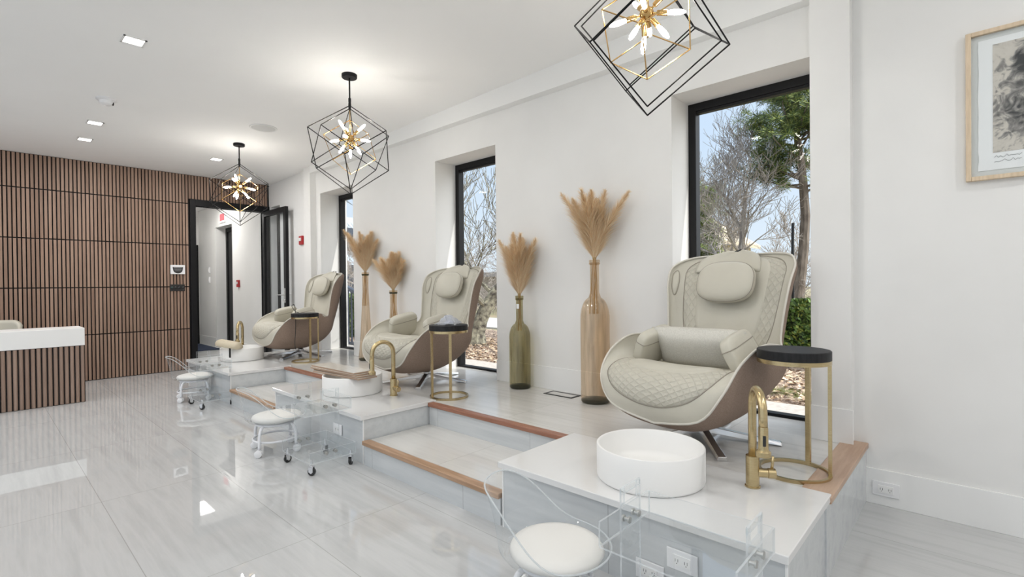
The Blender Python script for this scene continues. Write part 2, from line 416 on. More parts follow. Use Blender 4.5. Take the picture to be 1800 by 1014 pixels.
# ---- vestibule seen through the door
HX0, HY1 = 1.9, 12.3
struct('floor_hall', MB().box((HX0 - .1, YS + .05, -.12), (XW + .1, HY1 + .1, 0)), FLOORM)
struct('ceiling_hall', MB().box((HX0, YS + .1, 2.84), (XW + .1, HY1, 2.95)), CEIL)
struct('wall_hall_left', MB().box((HX0 - .1, YS + .1, 0), (HX0, HY1, 2.84)), WALL)
struct('wall_hall_far', MB().box((HX0 - .1, HY1, 0), (XW + .4, HY1 + .1, 2.95)), WALL)
struct('wall_hall_right', MB().box((XW, 8.6, 0), (XW + .3, 10.25, 2.95)).box((XW, 11.2, 0), (XW + .3, HY1, 2.95)).box((XW, 10.25, 2.40), (XW + .3, 11.2, 2.95)), WALL)
struct('baseboard_hall', MB().box((XW - .012, 8.62, 0), (XW, 10.25, .19)).box((XW - .012, 11.2, 0), (XW, HY1, .19)), TRIM)
m = MB().box((3.49, 10.25, 0), (3.54, 10.33, 2.40)).box((3.49, 11.12, 0), (3.54, 11.2, 2.40)).box((3.49, 10.33, 2.32), (3.54, 11.12, 2.40)).box((3.505, 10.33, 0), (3.535, 11.12, 2.32))
d2 = struct('door_2', m, BLACKM)
h = MB().box((3.475, 10.40, 1.0), (3.487, 10.44, 1.24)).tube([(3.487, 10.42, 1.1), (3.45, 10.42, 1.1), (3.45, 10.54, 1.1)], .010).build('door_handle', CHROME, d2)
MB().box((3.47, 10.42, .40), (3.487, 10.44, .52)).box((3.47, 10.42, 1.95), (3.487, 10.44, 2.07)).build('hinge', CHROME, d2)
m = MB().box((2.50, HY1 - .03, 0), (2.58, HY1, 2.12)).box((3.205, HY1 - .03, 0), (3.285, HY1, 2.12)).box((2.58, HY1 - .03, 2.04), (3.205, HY1, 2.12)).box((2.58, HY1 - .02, 0), (3.205, HY1, 2.04))
struct('door_3', m, BLACKM)
# black frame of the open glass door, leaf standing into the room
m = MB().box((2.169, YS - .045, 0), (DX0, YS + .11, 2.51)).box((DX0, YS - .045, DH), (DX1, YS + .11, 2.51)).box((DX1, YS - .045, 0), (XW - .004, YS + .11, 2.51))
d1 = struct('door_1', m, BLACKM, bevel=.003)
LX, LY0, LY1, LZ = 3.175, 7.57, 8.47, 2.41
m = MB().box((LX, LY0, .01), (LX + .045, LY0 + .085, LZ)).box((LX, LY1 - .085, .01), (LX + .045, LY1, LZ)).box((LX, LY0 + .085, LZ - .085), (LX + .045, LY1 - .085, LZ)).box((LX, LY0 + .085, .01), (LX + .045, LY1 - .085, .12))
m.build('door_leaf', BLACKM, d1, bevel=.002)
MB().box((LX + .018, LY0 + .08, .11), (LX + .028, LY1 - .08, LZ - .08)).build('pane', PANE, d1)
m = MB().box((LX - .012, LY0 + .02, .96), (LX, LY0 + .06, 1.18)).tube([(LX - .01, LY0 + .04, 1.08), (LX - .06, LY0 + .04, 1.08), (LX - .06, LY0 + .18, 1.08)], .009)
m.tube([(LX + .05, LY0 + .04, 1.08), (LX + .09, LY0 + .04, 1.08), (LX + .09, LY0 + .18, 1.08)], .009).lathe([(.014, 0), (.014, .02)], 12, M=Matrix.Translation((LX - .012, LY0 + .04, 1.0)) @ Matrix.Rotation(-PI / 2, 4, 'Y'))
m.build('door_handle', CHROME, d1)
# ---------------------------------------------------------------- outside
def patch(name, x0, x1, y0, y1, z, m, kind='structure', nx=1, ny=1, bump=0, label=None):
    rnd = random.Random(5); b = MB()
    b.grid(lambda u, v: (x0 + (x1 - x0) * u, y0 + (y1 - y0) * v, z + (rnd.uniform(-bump, bump) if bump else 0)), nx, ny, flip=False)
    o = b.build(name, m); o['kind'] = kind
    return o
LAWN = noise_mat('dry_winter_ground', (.30, .24, .16), (.20, .20, .10), nscale=.8, rough=1)
MULCH = noise_mat('leaf_mulch', (.12, .085, .065), (.44, .34, .26), nscale=22, rough=1, detail=8, lo=.38, hi=.62, bump=1, bscale=60)
CONC = noise_mat('concrete', (.36, .33, .30), (.46, .42, .38), nscale=30, rough=.95, detail=6)
ROAD = noise_mat('pale_asphalt', (.42, .41, .40), (.50, .49, .48), nscale=12, rough=.95)
patch('ground', WT, 120, -60, 110, .17, LAWN)
struct('concrete_strip', MB().box((WT - .02, -6, .05), (4.45, 14, .22)), CONC, bevel=.01)
patch('mulch_bed', 4.45, 7.8, -6, 14, .195, MULCH, 'structure', 90, 180, .02)
struct('road', MB().box((8.2, 5.0, .1), (10.6, 40, .21)), ROAD)
# leaf litter
m = MB(); rnd = random.Random(3)
for i in range(5200):
    x = rnd.uniform(4.5, 6.45); y = rnd.uniform(-1, 8); a = rnd.uniform(0, PI); l = rnd.uniform(.015, .045); t = rnd.uniform(-.02, .03)
    c, s_ = math.cos(a) * l, math.sin(a) * l; z = .215
    n0 = len(m.v); m.v += [(x - c, y - s_, z), (x + s_ * .5, y - c * .5, z + t), (x + c, y + s_, z + t * .6), (x - s_ * .5, y + c * .5, z + .01)]
    m.face((n0, n0 + 1, n0 + 2, n0 + 3), i % 3)
o = m.build('leaf_litter', [mat('dead_leaf_tan', (.48, .36, .24), .9), mat('dead_leaf_brown', (.27, .18, .12), .9), mat('dead_leaf_pale', (.62, .48, .36), .9)])
tag(o, 'tan and brown fallen leaves over the mulch outside the windows', 'leaves', kind='stuff')
# grass tufts
GR = mat('grass_blade', (.30, .38, .07), .8)
m = MB()
for k, (gx, gy, sp_) in enumerate([(4.95, 1.33, .2), (4.8, 1.0, .13), (4.75, .75, .1)]):
    rnd = random.Random(k + 40)
    for i in range(700):
        x = gx + rnd.gauss(0, sp_ * .4); y = gy + rnd.gauss(0, sp_ * .6); h_ = rnd.uniform(.02, .06); a = rnd.uniform(0, 6.3); n0 = len(m.v)
        m.v += [(x, y, 0), (x + .004, y + .002, 0), (x + math.cos(a) * .03, y + math.sin(a) * .03, h_)]; m.face((n0, n0 + 1, n0 + 2))
tag(m.build('grass', GR, loc=(0, 0, .2)), 'bright grass tufts at the mulch edge outside the right window', 'grass', kind='stuff')

# ---- trees
BARK = noise_mat('grey_bark', (.20, .17, .15), (.42, .38, .34), (1, 1, .25), 14, 1)
BARKP = noise_mat('pine_bark', (.09, .07, .055), (.22, .18, .15), (1, 1, .3), 10, 1)
BARKL = noise_mat('lichen_bark', (.06, .05, .042), (.34, .32, .24), nscale=16, rough=1, detail=6)
def grow(mb, rnd, p, d, length, r, depth, maxd, spread=.55, up=.12, seg=4, minr=.004, kids=(2, 3)):
    pts = [p.copy()]; rs = [r]; q = p.copy(); dd = d.copy()
    for i in range(seg):
        dd = (dd + Vector((rnd.gauss(0, .13), rnd.gauss(0, .13), rnd.gauss(0, .08) + up * .4))).normalized()
        q = q + dd * (length / seg); pts.append(q.copy()); rs.append(max(r * (1 - .42 * (i + 1) / seg), minr))
    mb.tube(pts, rs, 6 if depth < 2 else (4 if depth < 3 else 3), cap=False)
    if depth >= maxd: return
    nk = rnd.randint(*kids)
    for k in range(nk + (2 if depth > 0 else 1)):
        t = rnd.uniform(.35, 1) if k >= nk else 1
        i = min(int(t * seg), seg); base = pts[i]
        ax = Vector((rnd.gauss(0, 1), rnd.gauss(0, 1), rnd.gauss(0, .5))); ax = (ax - dd * ax.dot(dd)).normalized()
        nd = (dd + ax * rnd.uniform(.4, 1.3) * spread + Vector((0, 0, up))).normalized()
        grow(mb, rnd, base, nd, length * rnd.uniform(.6, .82), rs[i] * rnd.uniform(.5, .7), depth + 1, maxd, spread, up, seg, minr, kids)
def bare_tree(seed, h, r, trunk_frac=.35, maxd=5, lean=(0, 0), spread=.75, minr=.006):
    rnd = random.Random(seed); mb = MB(); tl = h * trunk_frac
    pts = []; rs = []
    for i in range(7):
        t = i / 6; pts.append(Vector((lean[0] * t * t + rnd.gauss(0, .02) * h * .1 * t, lean[1] * t * t + rnd.gauss(0, .02) * h * .1 * t, tl * t))); rs.append(r * (1.25 - .45 * t) if i else r * 1.6)
    mb.tube(pts, rs, 9, cap=False)
    top = pts[-1]; d = (pts[-1] - pts[-2]).normalized()
    grow(mb, rnd, top, d, h * .22, r * .75, 0, maxd, spread, .22, 4, minr)
    for k in range(5):
        a = rnd.uniform(0, 6.28); nd = Vector((math.cos(a), math.sin(a), rnd.uniform(.35, .9))).normalized()
        grow(mb, rnd, pts[3 + k % 4], nd, h * rnd.uniform(.16, .24), r * rnd.uniform(.35, .5), 1, maxd, spread, .15, 4, minr)
    return mb
t1 = bare_tree(11, 6.7, .13, .32, 5, minr=.0055, spread=1.05).build('bare_tree', BARK, loc=(15.7, 5.16, .17))
tag(t1, 'large bare tree in the middle of the right window, branches spread wide', 'tree')
t2 = bare_tree(7, 5.6, .11, .22, 5, (.5, -.45), .7, .004).build('bare_tree', BARKL, loc=(5.75, 6.18, .2))
tag(t2, 'gnarled bare tree with lichened trunk close outside the middle window', 'tree')
far_t = [(24, 8.6, 7, 'bare tree rising behind the pale house gable'), (21, 4.9, 6, 'thin distant bare tree just left of the pine trunk'),
         (14, 12.5, 7, 'bare tree far behind the gnarled one in the middle window'), (13.6, 16.5, 7, 'tall bare tree in the left half of the middle window'), (12, 20, 8, 'bare tree seen in the narrow left window, nearer one'), (10, 24, 9, 'bare tree seen in the narrow left window, farther one')]
base_a = None
for k, (x, y, h_, lab) in enumerate(far_t):
    if k == 0: o = bare_tree(23, 8, .13, .3, 4, minr=.014).build('bare_tree', BARK); base_a = o
    elif k == 1: o = bare_tree(31, 8, .12, .25, 4, minr=.014).build('bare_tree', BARK); base_b = o
    else: o = (base_a if k % 2 else base_b).copy(); C.objects.link(o)
    o.location = (x, y, .15); o.rotation_euler = (0, 0, k * 1.3); o.scale = (h_ / 8 * .72,) * 3; tag(o, lab, 'tree', 'bare trees behind the hedge')
# pine
def pine(seed, h, r):
    rnd = random.Random(seed); mb = MB(); lf = MB()
    pts = [Vector((.12 * math.sin(i * .8), .1 * math.cos(i), h * i / 10)) for i in range(11)]
    mb.tube(pts, [r * (1.15 - .95 * i / 10) for i in range(11)], 9, cap=False)
    clumps = []
    for k in range(60):
        t = rnd.uniform(.34, 1); i = min(int(t * 10), 9); p = pts[i].lerp(pts[i + 1], t * 10 - i)
        a = rnd.uniform(0, 6.28); l = h * .15 * (1.15 - t) + .3; d = Vector((math.cos(a), math.sin(a), rnd.uniform(-.05, .45))).normalized()
        bp = [p]; q = p.copy()
        for j in range(5):
            d = (d + Vector((rnd.gauss(0, .15), rnd.gauss(0, .15), .1))).normalized(); q = q + d * l / 5; bp.append(q.copy())
            if t > .37 and j > 0 and rnd.random() < .8:
                for s_ in range(4): clumps.append(q + Vector((rnd.gauss(0, .22), rnd.gauss(0, .22), rnd.gauss(.1, .13))))
        mb.tube(bp, [r * .28 * (1 - t * .5) * (1 - j / 6) + .006 for j in range(6)], 5, cap=False)
    for c in clumps:
        R = rnd.uniform(.18, .34)
        for j in range(100):
            d = Vector((rnd.gauss(0, 1), rnd.gauss(0, 1), rnd.gauss(.25, .8))).normalized(); s_ = c + d * R * rnd.uniform(0, .7); e = s_ + d * rnd.uniform(.07, .15)
            sd_ = d.orthogonal().normalized() * .013; n0 = len(lf.v); lf.v += [tuple(s_ - sd_), tuple(s_ + sd_), tuple(e)]; lf.face((n0, n0 + 1, n0 + 2), j % 2)
    return mb, lf
NEED = [mat('pine_needles_dark', (.07, .12, .035), .7), mat('pine_needles_yellow', (.26, .30, .07), .7)]
for (px_, py_, h_, sd_, lab) in ((15.8, 3.62, 9.6, 5, 'tall pine with green crown near the right jamb of the right window'), (20, 8.25, 4.6, 9, 'short yellow-green pine at the left edge of the right window')):
    r_ = thing('pine_tree', lab, 'tree', (px_, py_, .17)); a_, b_ = pine(sd_, h_, .14 if h_ > 6 else .08)
    a_.build('trunk', BARKP, r_); b_.build('foliage', NEED, r_)
# brush thickets (twigs nobody could count)
def thicket(name, lab, x0, x1, y0, y1, n, hmax, seed, rr=.008):
    rnd = random.Random(seed); mb = MB()
    for i in range(n):
        p = Vector((rnd.uniform(x0, x1), rnd.uniform(y0, y1), .15)); d = Vector((rnd.gauss(0, .5), rnd.gauss(0, .5), 1)).normalized()
        l = hmax * rnd.uniform(.3, 1); pts = [p]
        for j in range(5):
            d = (d + Vector((rnd.gauss(0, .28), rnd.gauss(0, .28), .05))).normalized(); p = p + d * l / 5; pts.append(p.copy())
            if j > 0:
                for s_ in range(2):
                    e = Vector((rnd.gauss(0, 1), rnd.gauss(0, 1), rnd.gauss(.5, .6))).normalized(); q = p + e * l * .14; q2 = q + (e + Vector((rnd.gauss(0, .4), rnd.gauss(0, .4), .1))) * l * .13
                    mb.tube([p, q, q2], [rr * .6, rr * .45, rr * .25], 3, cap=False)
        mb.tube(pts, [rr * (1 - j * .15) for j in range(6)], 3, cap=False)
    return tag(mb.build(name, BARK), lab, 'brush', kind='stuff')
thicket('brush', 'bare twiggy brush behind the hedge in the right window', 13, 22, 1.5, 8.6, 240, 1.6, 2, .010)
thicket('brush', 'dense bare brush behind the road in the middle window', 11.2, 16, 9, 18, 330, 2.6, 4, .009)
thicket('brush', 'bare shrubbery seen through the narrow left window', 6.6, 9, 10, 17, 160, 2.2, 6, .007)
# evergreen hedge
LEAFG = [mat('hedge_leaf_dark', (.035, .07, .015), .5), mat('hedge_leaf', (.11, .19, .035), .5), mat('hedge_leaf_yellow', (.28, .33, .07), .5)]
def leafbox(name, lab, x0, x1, y0, y1, z0, z1, n, seed, ls=.035, rnd_top=0):
    rnd = random.Random(seed); mb = MB()
    for i in range(n):
        s_ = rnd.random()
        x, y, z = rnd.uniform(x0, x1), rnd.uniform(y0, y1), rnd.uniform(z0, z1)
        if s_ < .55: x = x0 + abs(rnd.gauss(0, .05))
        elif s_ < .85: z = z1 - abs(rnd.gauss(0, .035)) 
        elif s_ < .92: y = y1 - abs(rnd.gauss(0, .05))
        z += .03 * math.sin(y * 5 + x * 3)
        d = Vector((rnd.gauss(-.4, 1), rnd.gauss(0, 1), rnd.gauss(.5, 1))).normalized(); a = d.orthogonal().normalized(); b = d.cross(a); l = ls * rnd.uniform(.6, 1.2)
        c = Vector((x, y, z)); n0 = len(mb.v); mb.v += [tuple(c - a * l), tuple(c + b * l * .5), tuple(c + a * l), tuple(c - b * l * .5)]
        mb.face((n0, n0 + 1, n0 + 2, n0 + 3), rnd.choice((0, 0, 1, 1, 1, 2)))
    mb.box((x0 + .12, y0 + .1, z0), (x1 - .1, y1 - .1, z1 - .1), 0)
    return tag(mb.build(name, LEAFG), lab, 'hedge')
leafbox('hedge', 'clipped green hedge outside the right window', 6.5, 7.4, -2, 2.6, .18, .97, 24000, 1)
leafbox('shrub', 'low green shrub behind the railing in the narrow left window', 5.0, 5.9, 8.6, 10.2, .18, 1.02, 7000, 8, .03)
# house with siding seen at the left edge of the right window, brick building in the middle one
SIDING = mat('cream_siding', (.60, .55, .45), .8); ROOFM = noise_mat('tan_shingle_roof', (.42, .35, .26), (.50, .43, .33), nscale=4, rough=.95)
hs = thing('house', 'cream sided house with tan gable roof outside the right window', 'house', (24, 10, .1)); hs.scale = (1, 1, 1.35)
m = MB().box((0, -.6, 0), (6, 8, 2.25))
for k in range(8): m.box((-.03, -.62, .2 + k * .26), (0, 8.02, .2 + k * .26 + .22))
m.build('walls', SIDING, hs)
m = MB()
for sx in (0,): m.v += [(-.4, -1.0, 2.2), (6.4, -1.0, 2.2), (6.4, 3.4, 4.3), (-.4, 3.4, 4.3), (-.4, 8.4, 2.0), (6.4, 8.4, 2.0), (-.4, -1.0, 2.35), (6.4, -1.0, 2.35), (6.4, 3.4, 4.45), (-.4, 3.4, 4.45), (-.4, 8.4, 2.15), (6.4, 8.4, 2.15)]
for f in ((0, 1, 2, 3), (3, 2, 5, 4), (9, 8, 7, 6), (10, 11, 8, 9), (0, 3, 9, 6), (3, 4, 10, 9), (1, 7, 8, 2), (2, 8, 11, 5), (0, 6, 7, 1), (4, 5, 11, 10)): m.face(f)
m.build('roof', ROOFM, hs)
m = MB(); m.v += [(-.02, -.6, 2.2), (-.02, 7.6, 2.2), (-.02, 3.4, 4.2)]; m.face((0, 1, 2)); m.build('gable', SIDING, hs)
BRICK = mat('red_brick', (.24, .11, .08), .9); Nn, Ll, bb = nodes(BRICK)
bt = Nn.new('ShaderNodeTexBrick'); bt.inputs['Color1'].default_value = (.25, .13, .10, 1); bt.inputs['Color2'].default_value = (.18, .09, .07, 1); bt.inputs['Mortar'].default_value = (.4, .36, .32, 1); bt.inputs['Scale'].default_value = 5
tcn = Nn.new('ShaderNodeTexCoord'); mpn = Nn.new('ShaderNodeMapping'); mpn.inputs['Rotation'].default_value = (PI / 2, 0, PI / 2); Ll.new(tcn.outputs['Object'], mpn.inputs[0]); Ll.new(mpn.outputs[0], bt.inputs[0]); Ll.new(bt.outputs[0], bb.inputs['Base Color'])
br = thing('brick_building', 'low brick building beyond the road in the middle window', 'building', (17.5, 15, .1))
MB().box((0, 0, .35), (5, 9, 1.5)).build('walls', BRICK, br); MB().box((-.05, -.05, 0), (5, 9, .35)).build('foundation', BLACKP, br); MB().box((-.3, -.3, 1.5), (5.3, 9.3, 1.72)).build('roof', mat('grey_roof_edge', (.35, .34, .34), .9), br)
bh = thing('apartment_block', 'pale blue sided building far behind the railing in the narrow left window', 'building', (13, 26, .1))
BLUES = mat('blue_grey_siding', (.42, .50, .60), .8)
MB().box((0, 0, 0), (6, 8, 5)).build('walls', BLUES, bh); DG = mat('dark_glazing', (.03, .04, .06), .1)
for k in range(2):
    for j in range(3): MB().box((-.04, 1 + j * 2.4, 1 + k * 2.1), (0, 2 + j * 2.4, 2.3 + k * 2.1)).build('window', DG, bh)
    for j in range(2): MB().box((.8 + j * 2.4, -.04, 1 + k * 2.1), (1.8 + j * 2.4, 0, 2.3 + k * 2.1)).build('window', DG, bh)
# railing outside the left window
m = MB(); RAIL = mat('slate_blue_metal', (.07, .09, .13), .45)
r_ = thing('railing', 'slate blue metal stair railing outside the narrow left window', 'railing', (3.95, 6.35, .2))
MB().box((-.05, .45, 0), (.05, .55, .98)).build('post', RAIL, r_)
MB().tube([(0, .5, .88), (0, 1.4, 1.15)], .035, 6).build('top_rail', RAIL, r_); MB().tube([(0, .5, .12), (0, 1.4, .12)], .025, 6).build('bottom_rail', RAIL, r_)
for k in range(8): MB().box((-.01, .6 + k * .1, .12), (.01, .62 + k * .1, .92 + k * .03)).build('baluster', RAIL, r_)
MB().box((-.02, -.6, .1), (.02, .45, .9)).build('panel', RAIL, r_)
m = MB().tube([(0, 0, 0), (0, 0, 1.6), (.03, 0, 2.0)], .022, 8)
tag(m.build('post', BLACKM, loc=(9.2, 2.23, .17)), 'thin dark post standing behind the hedge, left of the pine trunk', 'post')

# ================================================================== FITTED THINGS ON THE WALLS AND CEILING
cpos = [(.744, 4.128), (.837, 6.441), (.849, 7.23), (2.142, 7.187)]
def lift(p):  # keep the same sight line on the slightly higher ceiling
    x, y = p
    for _ in range(8):
        k = (ceil_z(y) - CAM_H) / (2.855 - CAM_H); y = p[1] * k
    return p[0] * k, y
labs = ['recessed square ceiling light nearest the camera', 'recessed square ceiling light just beyond the smoke detector', 'recessed square ceiling light nearest the slatted wall, above the desk', 'recessed square ceiling light beside the farthest chandelier']
fill_spots = [(-.9, 4.4), (-2.4, 4.4), (-.9, 7.0), (-2.4, 7.0), (-2.4, 2.0), (-.8, 1.6), (.8, -.6), (2.3, -1.2), (-.8, -1.2), (-2.4, -1.0), (.6, 2.0), (2.4, -2.3)]  # unseen ceiling lamps added as the room's main fill light
def ceiling_light(x, y, lab, grp):
    z = ceil_z(y)
    r = thing('ceiling_light', lab, 'ceiling light', (x, y, z), 0, grp); a = .055
    m = MB()
    for k in range(4):
        R = Matrix.Rotation(k * PI / 2, 4, 'Z'); m.box((-a - .012, a, -.004), (a + .012, a + .012, .004), 0, R)
    m.build('trim_ring', TRIM, r)
    MB().box((-a, -a, -.002), (a, a, .003)).build('lens', LENS, r)
    ld = bpy.data.lights.new('lamp', 'AREA'); ld.shape = 'SQUARE'; ld.size = .10; ld.energy = LAMP_W; ld.color = (1, .985, .97)
    lo = bpy.data.objects.new('lamp', ld); C.objects.link(lo); lo.parent = r; lo.location = (0, 0, -.006)
for p_, lb in zip(cpos, labs): ceiling_light(*lift(p_), lb, 'recessed ceiling lights')
for p_ in fill_spots: ceiling_light(p_[0], p_[1], 'added square ceiling fill light, out of view', 'added fill lights out of the picture')
x, y = lift((2.066, 5.434)); r_ = thing('ceiling_speaker', 'round flush white speaker in the ceiling between two chandeliers', 'speaker', (x, y, ceil_z(y)))
MB().lathe([(.12, -.004), (.135, -.006), (.138, 0)], 40, cap=False).build('rim', TRIM, r_, smooth=True); MB().lathe([(0, -.004), (.12, -.004)], 40, cap=False).build('grille', mat('speaker_grille', (.62, .62, .61), .7), r_)
x, y = lift((.802, 5.56)); r_ = thing('smoke_detector', 'white round smoke detector on the ceiling', 'smoke detector', (x, y, ceil_z(y)))
MB().lathe([(.075, .003), (.075, -.012), (.055, -.02), (.05, -.045), (.035, -.055), (0, -.056)], 28).build('housing', WHITEP, r_, smooth=True, angle=.7)
MB().box((.035, -.03, -.05), (.05, .005, -.028)).build('sensor', BLACKP, r_)
# unseen ceiling lamp added to light the hall
hall_fill = thing('ceiling_light', 'unseen ceiling light added for the hall beyond the door', 'ceiling light', (2.6, 10.4, 2.84))
MB().box((-.3, -.3, -.02), (.3, .3, 0)).build('lens', LENS, hall_fill)
ld = bpy.data.lights.new('lamp', 'AREA'); ld.size = .5; ld.energy = 13; ld.color = (1, .98, .95); lo = bpy.data.objects.new('lamp', ld); C.objects.link(lo); lo.parent = hall_fill; lo.location = (0, 0, -.03)
# exit sign
ex = thing('exit_sign', 'red and white exit sign above the recessed hall door', 'exit sign', (XW, 10.72, 2.56), .0)
MB().box((-.02, -.16, -.1), (0, .16, .1)).build('housing', WHITEP, ex); MB().box((-.024, -.12, -.06), (-.02, .12, .07)).build('face', EXITM, ex)
# fire alarms
def alarm(x, y, z, lab, s=1):
    a = thing('fire_alarm', lab, 'fire alarm', (x, y, z))
    MB().box((-.03 * s, -.055 * s, -.065 * s), (0, .055 * s, .065 * s)).build('box', RED, a, bevel=.006)
    MB().box((-.04 * s, -.03 * s, -.01), (-.03 * s, .03 * s, .035)).build('lens', WHITEP, a)
alarm(XW, 7.30, 1.885, 'red fire alarm strobe on the wall left of the far pilaster'); alarm(XW, 9.92, 1.27, 'red fire alarm pull box on the hall wall')
# switches in the hall
for z, lb in ((1.56, 'upper white switch plate on the hall wall'), (1.36, 'lower white switch plate on the hall wall')):
    s_ = thing('light_switch', lb, 'switch', (XW, 11.6, z)); MB().box((-.02, -.04, -.06), (0, .04, .06)).build('plate', WHITEP, s_, bevel=.003); MB().box((-.026, -.015, -.03), (-.02, .015, .03)).build('rocker', TRIM, s_)
def outlet(x, y, z, lab, rx=0, wdt=.118, hgt=.075, face='X-'):
    o_ = thing('wall_outlet', lab, 'outlet', (x, y, z))
    MB().box((-.007, -wdt / 2, -hgt / 2), (0, wdt / 2, hgt / 2)).build('cover_plate', WHITEP, o_, bevel=.002)
    MB().box((-.010, -wdt * .28, -hgt * .26), (-.007, wdt * .28, hgt * .26)).build('socket', TRIM, o_)
    m = MB()
    for k in (-1, 1):
        for j in (-1, 1): m.box((-.0105, k * .018 + j * .005 - .001, -.005), (-.0099, k * .018 + j * .005 + .001, .006))
        m.box((-.0105, k * .018 - .002, -.012), (-.0099, k * .018 + .002, -.009))
    m.build('slots', mat('outlet_slot', (.1, .1, .1), .8), o_)
outlet(XW - .012, .359, .090, 'horizontal white outlet on the baseboard right of the platform')
outlet(1.768, .80, .172, 'white outlet on the tiled front of the nearest counter, upper of two'); outlet(1.768, .93, .085, 'lower white outlet on the tiled front of the nearest counter')
outlet(1.768, 3.37, .175, 'white outlet on the tiled front of the middle counter')
outlet(XW - .0, 9.15, .37, 'small white outlet on the hall wall near the floor', wdt=.075, hgt=.118)
# panel and switches on the slatted wall
s_ = thing('wall_plaque', 'white rectangular plaque with a dark bowl-shaped emblem on the slatted wall', 'plaque', (2.005, YS - .03, 1.467))
MB().box((-.09, -.02, -.066), (.09, 0, .066)).build('plate', WHITEP, s_, bevel=.002)
m = MB(); pts = [(-.065, .035), (-.06, .0)] + [(.058 * math.cos(a), -.005 + .05 * math.sin(a)) for a in [PI + PI * k / 14 for k in range(15)]] + [(.06, 0), (.065, .035)]
m.prism([(a, b) for a, b in pts], .02, .023, M=Matrix.Rotation(PI / 2, 4, 'X')); m.build('emblem', mat('dark_print', (.03, .03, .032), .4), s_)
m = MB()
for k in range(3): m.prism([(-.05 + k * .006, .022 - k * .02), (.05 - k * .006, .022 - k * .02), (.05 - k * .006, .026 - k * .02), (-.05 + k * .006, .026 - k * .02)], .023, .0245, M=Matrix.Rotation(PI / 2, 4, 'X'))
m.build('emblem_lines', mat('grey_print', (.4, .4, .4), .5), s_)
s_ = thing('switch_panel', 'black four-gang switch panel below the plaque on the slatted wall', 'switch', (1.998, YS - .03, 1.205))
MB().box((-.093, -.012, -.047), (.093, 0, .047)).build('plate', BLACKP, s_, bevel=.002)
for k in range(4): MB().lathe([(.016, 0), (.014, .008), (0, .009)], 16, M=Matrix.Translation((-.067 + k * .045, -.012, 0)) @ Matrix.Rotation(PI / 2, 4, 'X')).build('button', mat('switch_button', (.03, .06, .055) if k == 0 else (.035, .035, .035), .3), s_, smooth=True)
# mat in the hall, floor vent
tag(MB().box((2.45, 10.75, 0), (3.25, 12.15, .012)).build('door_mat', NAVY, bevel=.003), 'navy blue door mat on the hall floor', 'mat')
v_ = thing('floor_vent', 'black framed floor vent beside the tall bottle', 'vent', (3.197, 2.44, P))
m = MB().box((-.065, -.14, 0), (-.045, .14, .003)).box((.045, -.14, 0), (.065, .14, .003)).box((-.045, -.14, 0), (.045, -.12, .003)).box((-.045, .12, 0), (.045, .14, .003)); m.build('frame', BLACKM, v_)
MB().box((-.045, -.12, 0), (.045, .12, .0022)).build('insert', PLATM, v_)

# picture on the right wall
FY1, FZ0, FZ1, FW_ = .04, 1.675, 2.385, .56
pf = thing('framed_picture', 'pale wood framed black and white sketch high on the right wall', 'picture', (XW, FY1 - FW_ / 2, (FZ0 + FZ1) / 2))
hw, hh = FW_ / 2, (FZ1 - FZ0) / 2; b_ = .02
m = MB().box((-.03, -hw, -hh), (0, -hw + b_, hh)).box((-.03, hw - b_, -hh), (0, hw, hh)).box((-.03, -hw + b_, hh - b_), (0, hw - b_, hh)).box((-.03, -hw + b_, -hh), (0, hw - b_, -hh + b_)); m.build('frame', PALEWOOD, pf, bevel=.002)
MB().box((-.010, -hw + b_, -hh + b_), (-.004, hw - b_, hh - b_)).build('mount', mat('mount_board', (.70, .71, .69), .8), pf)
m = MB(); rnd = random.Random(2); pw, ph = hw - .045, hh - .045; pts = []
for k in range(28): pts.append((pw + rnd.uniform(-.002, .002), -ph + 2 * ph * k / 27))
pts += [(-pw, ph), (-pw, -ph)]
m.v += [(-.0125, p[0], p[1]) for p in pts]; m.face(range(len(pts))); 
m.build('paper', mat('torn_edge_paper', (.90, .90, .89), .8), pf)
SK = mat('sketch_print', (.55, .51, .46), .7); N, L, b = nodes(SK)
t = N.new('ShaderNodeTexCoord'); mp = N.new('ShaderNodeMapping'); L.new(t.outputs['Object'], mp.inputs[0]); mp.inputs['Scale'].default_value = (1, 1, 1); mp.inputs['Location'].default_value = (0, 0, .02)
nz = N.new('ShaderNodeTexNoise'); nz.inputs['Scale'].default_value = 22; nz.inputs['Detail'].default_value = 6; nz.inputs['Distortion'].default_value = 1.6; L.new(mp.outputs[0], nz.inputs[0])
sx = N.new('ShaderNodeSeparateXYZ'); L.new(t.outputs['Object'], sx.inputs[0])
def blob(cy_, cz_, r, sy=1):
    a = mathn(N, L, 'MULTIPLY', mathn(N, L, 'SUBTRACT', sx.outputs[1], cy_), sy); c = mathn(N, L, 'SUBTRACT', sx.outputs[2], cz_)
    d = mathn(N, L, 'SQRT', mathn(N, L, 'ADD', mathn(N, L, 'MULTIPLY', a, a), mathn(N, L, 'MULTIPLY', c, c)))
    return mathn(N, L, 'MAXIMUM', mathn(N, L, 'SUBTRACT', 1., mathn(N, L, 'DIVIDE', d, r)), 0.)
bl = mathn(N, L, 'MAXIMUM', blob(.03, -.03, .20), mathn(N, L, 'MULTIPLY', blob(.02, .17, .13), 1.6))
f = mathn(N, L, 'SUBTRACT', nz.outputs[0], mathn(N, L, 'MULTIPLY', bl, .42))
L.new(ramp(N, L, f, [(.14, (.06, .06, .06)), (.34, (.30, .28, .26)), (.46, (.62, .57, .50)), (.60, (.66, .61, .54))]), b.inputs['Base Color'])
MB().box((-.0136, -pw + .05, -ph + .08), (-.0128, pw - .05, ph - .03)).build('artwork', SK, pf)
m = MB(); rnd = random.Random(8)
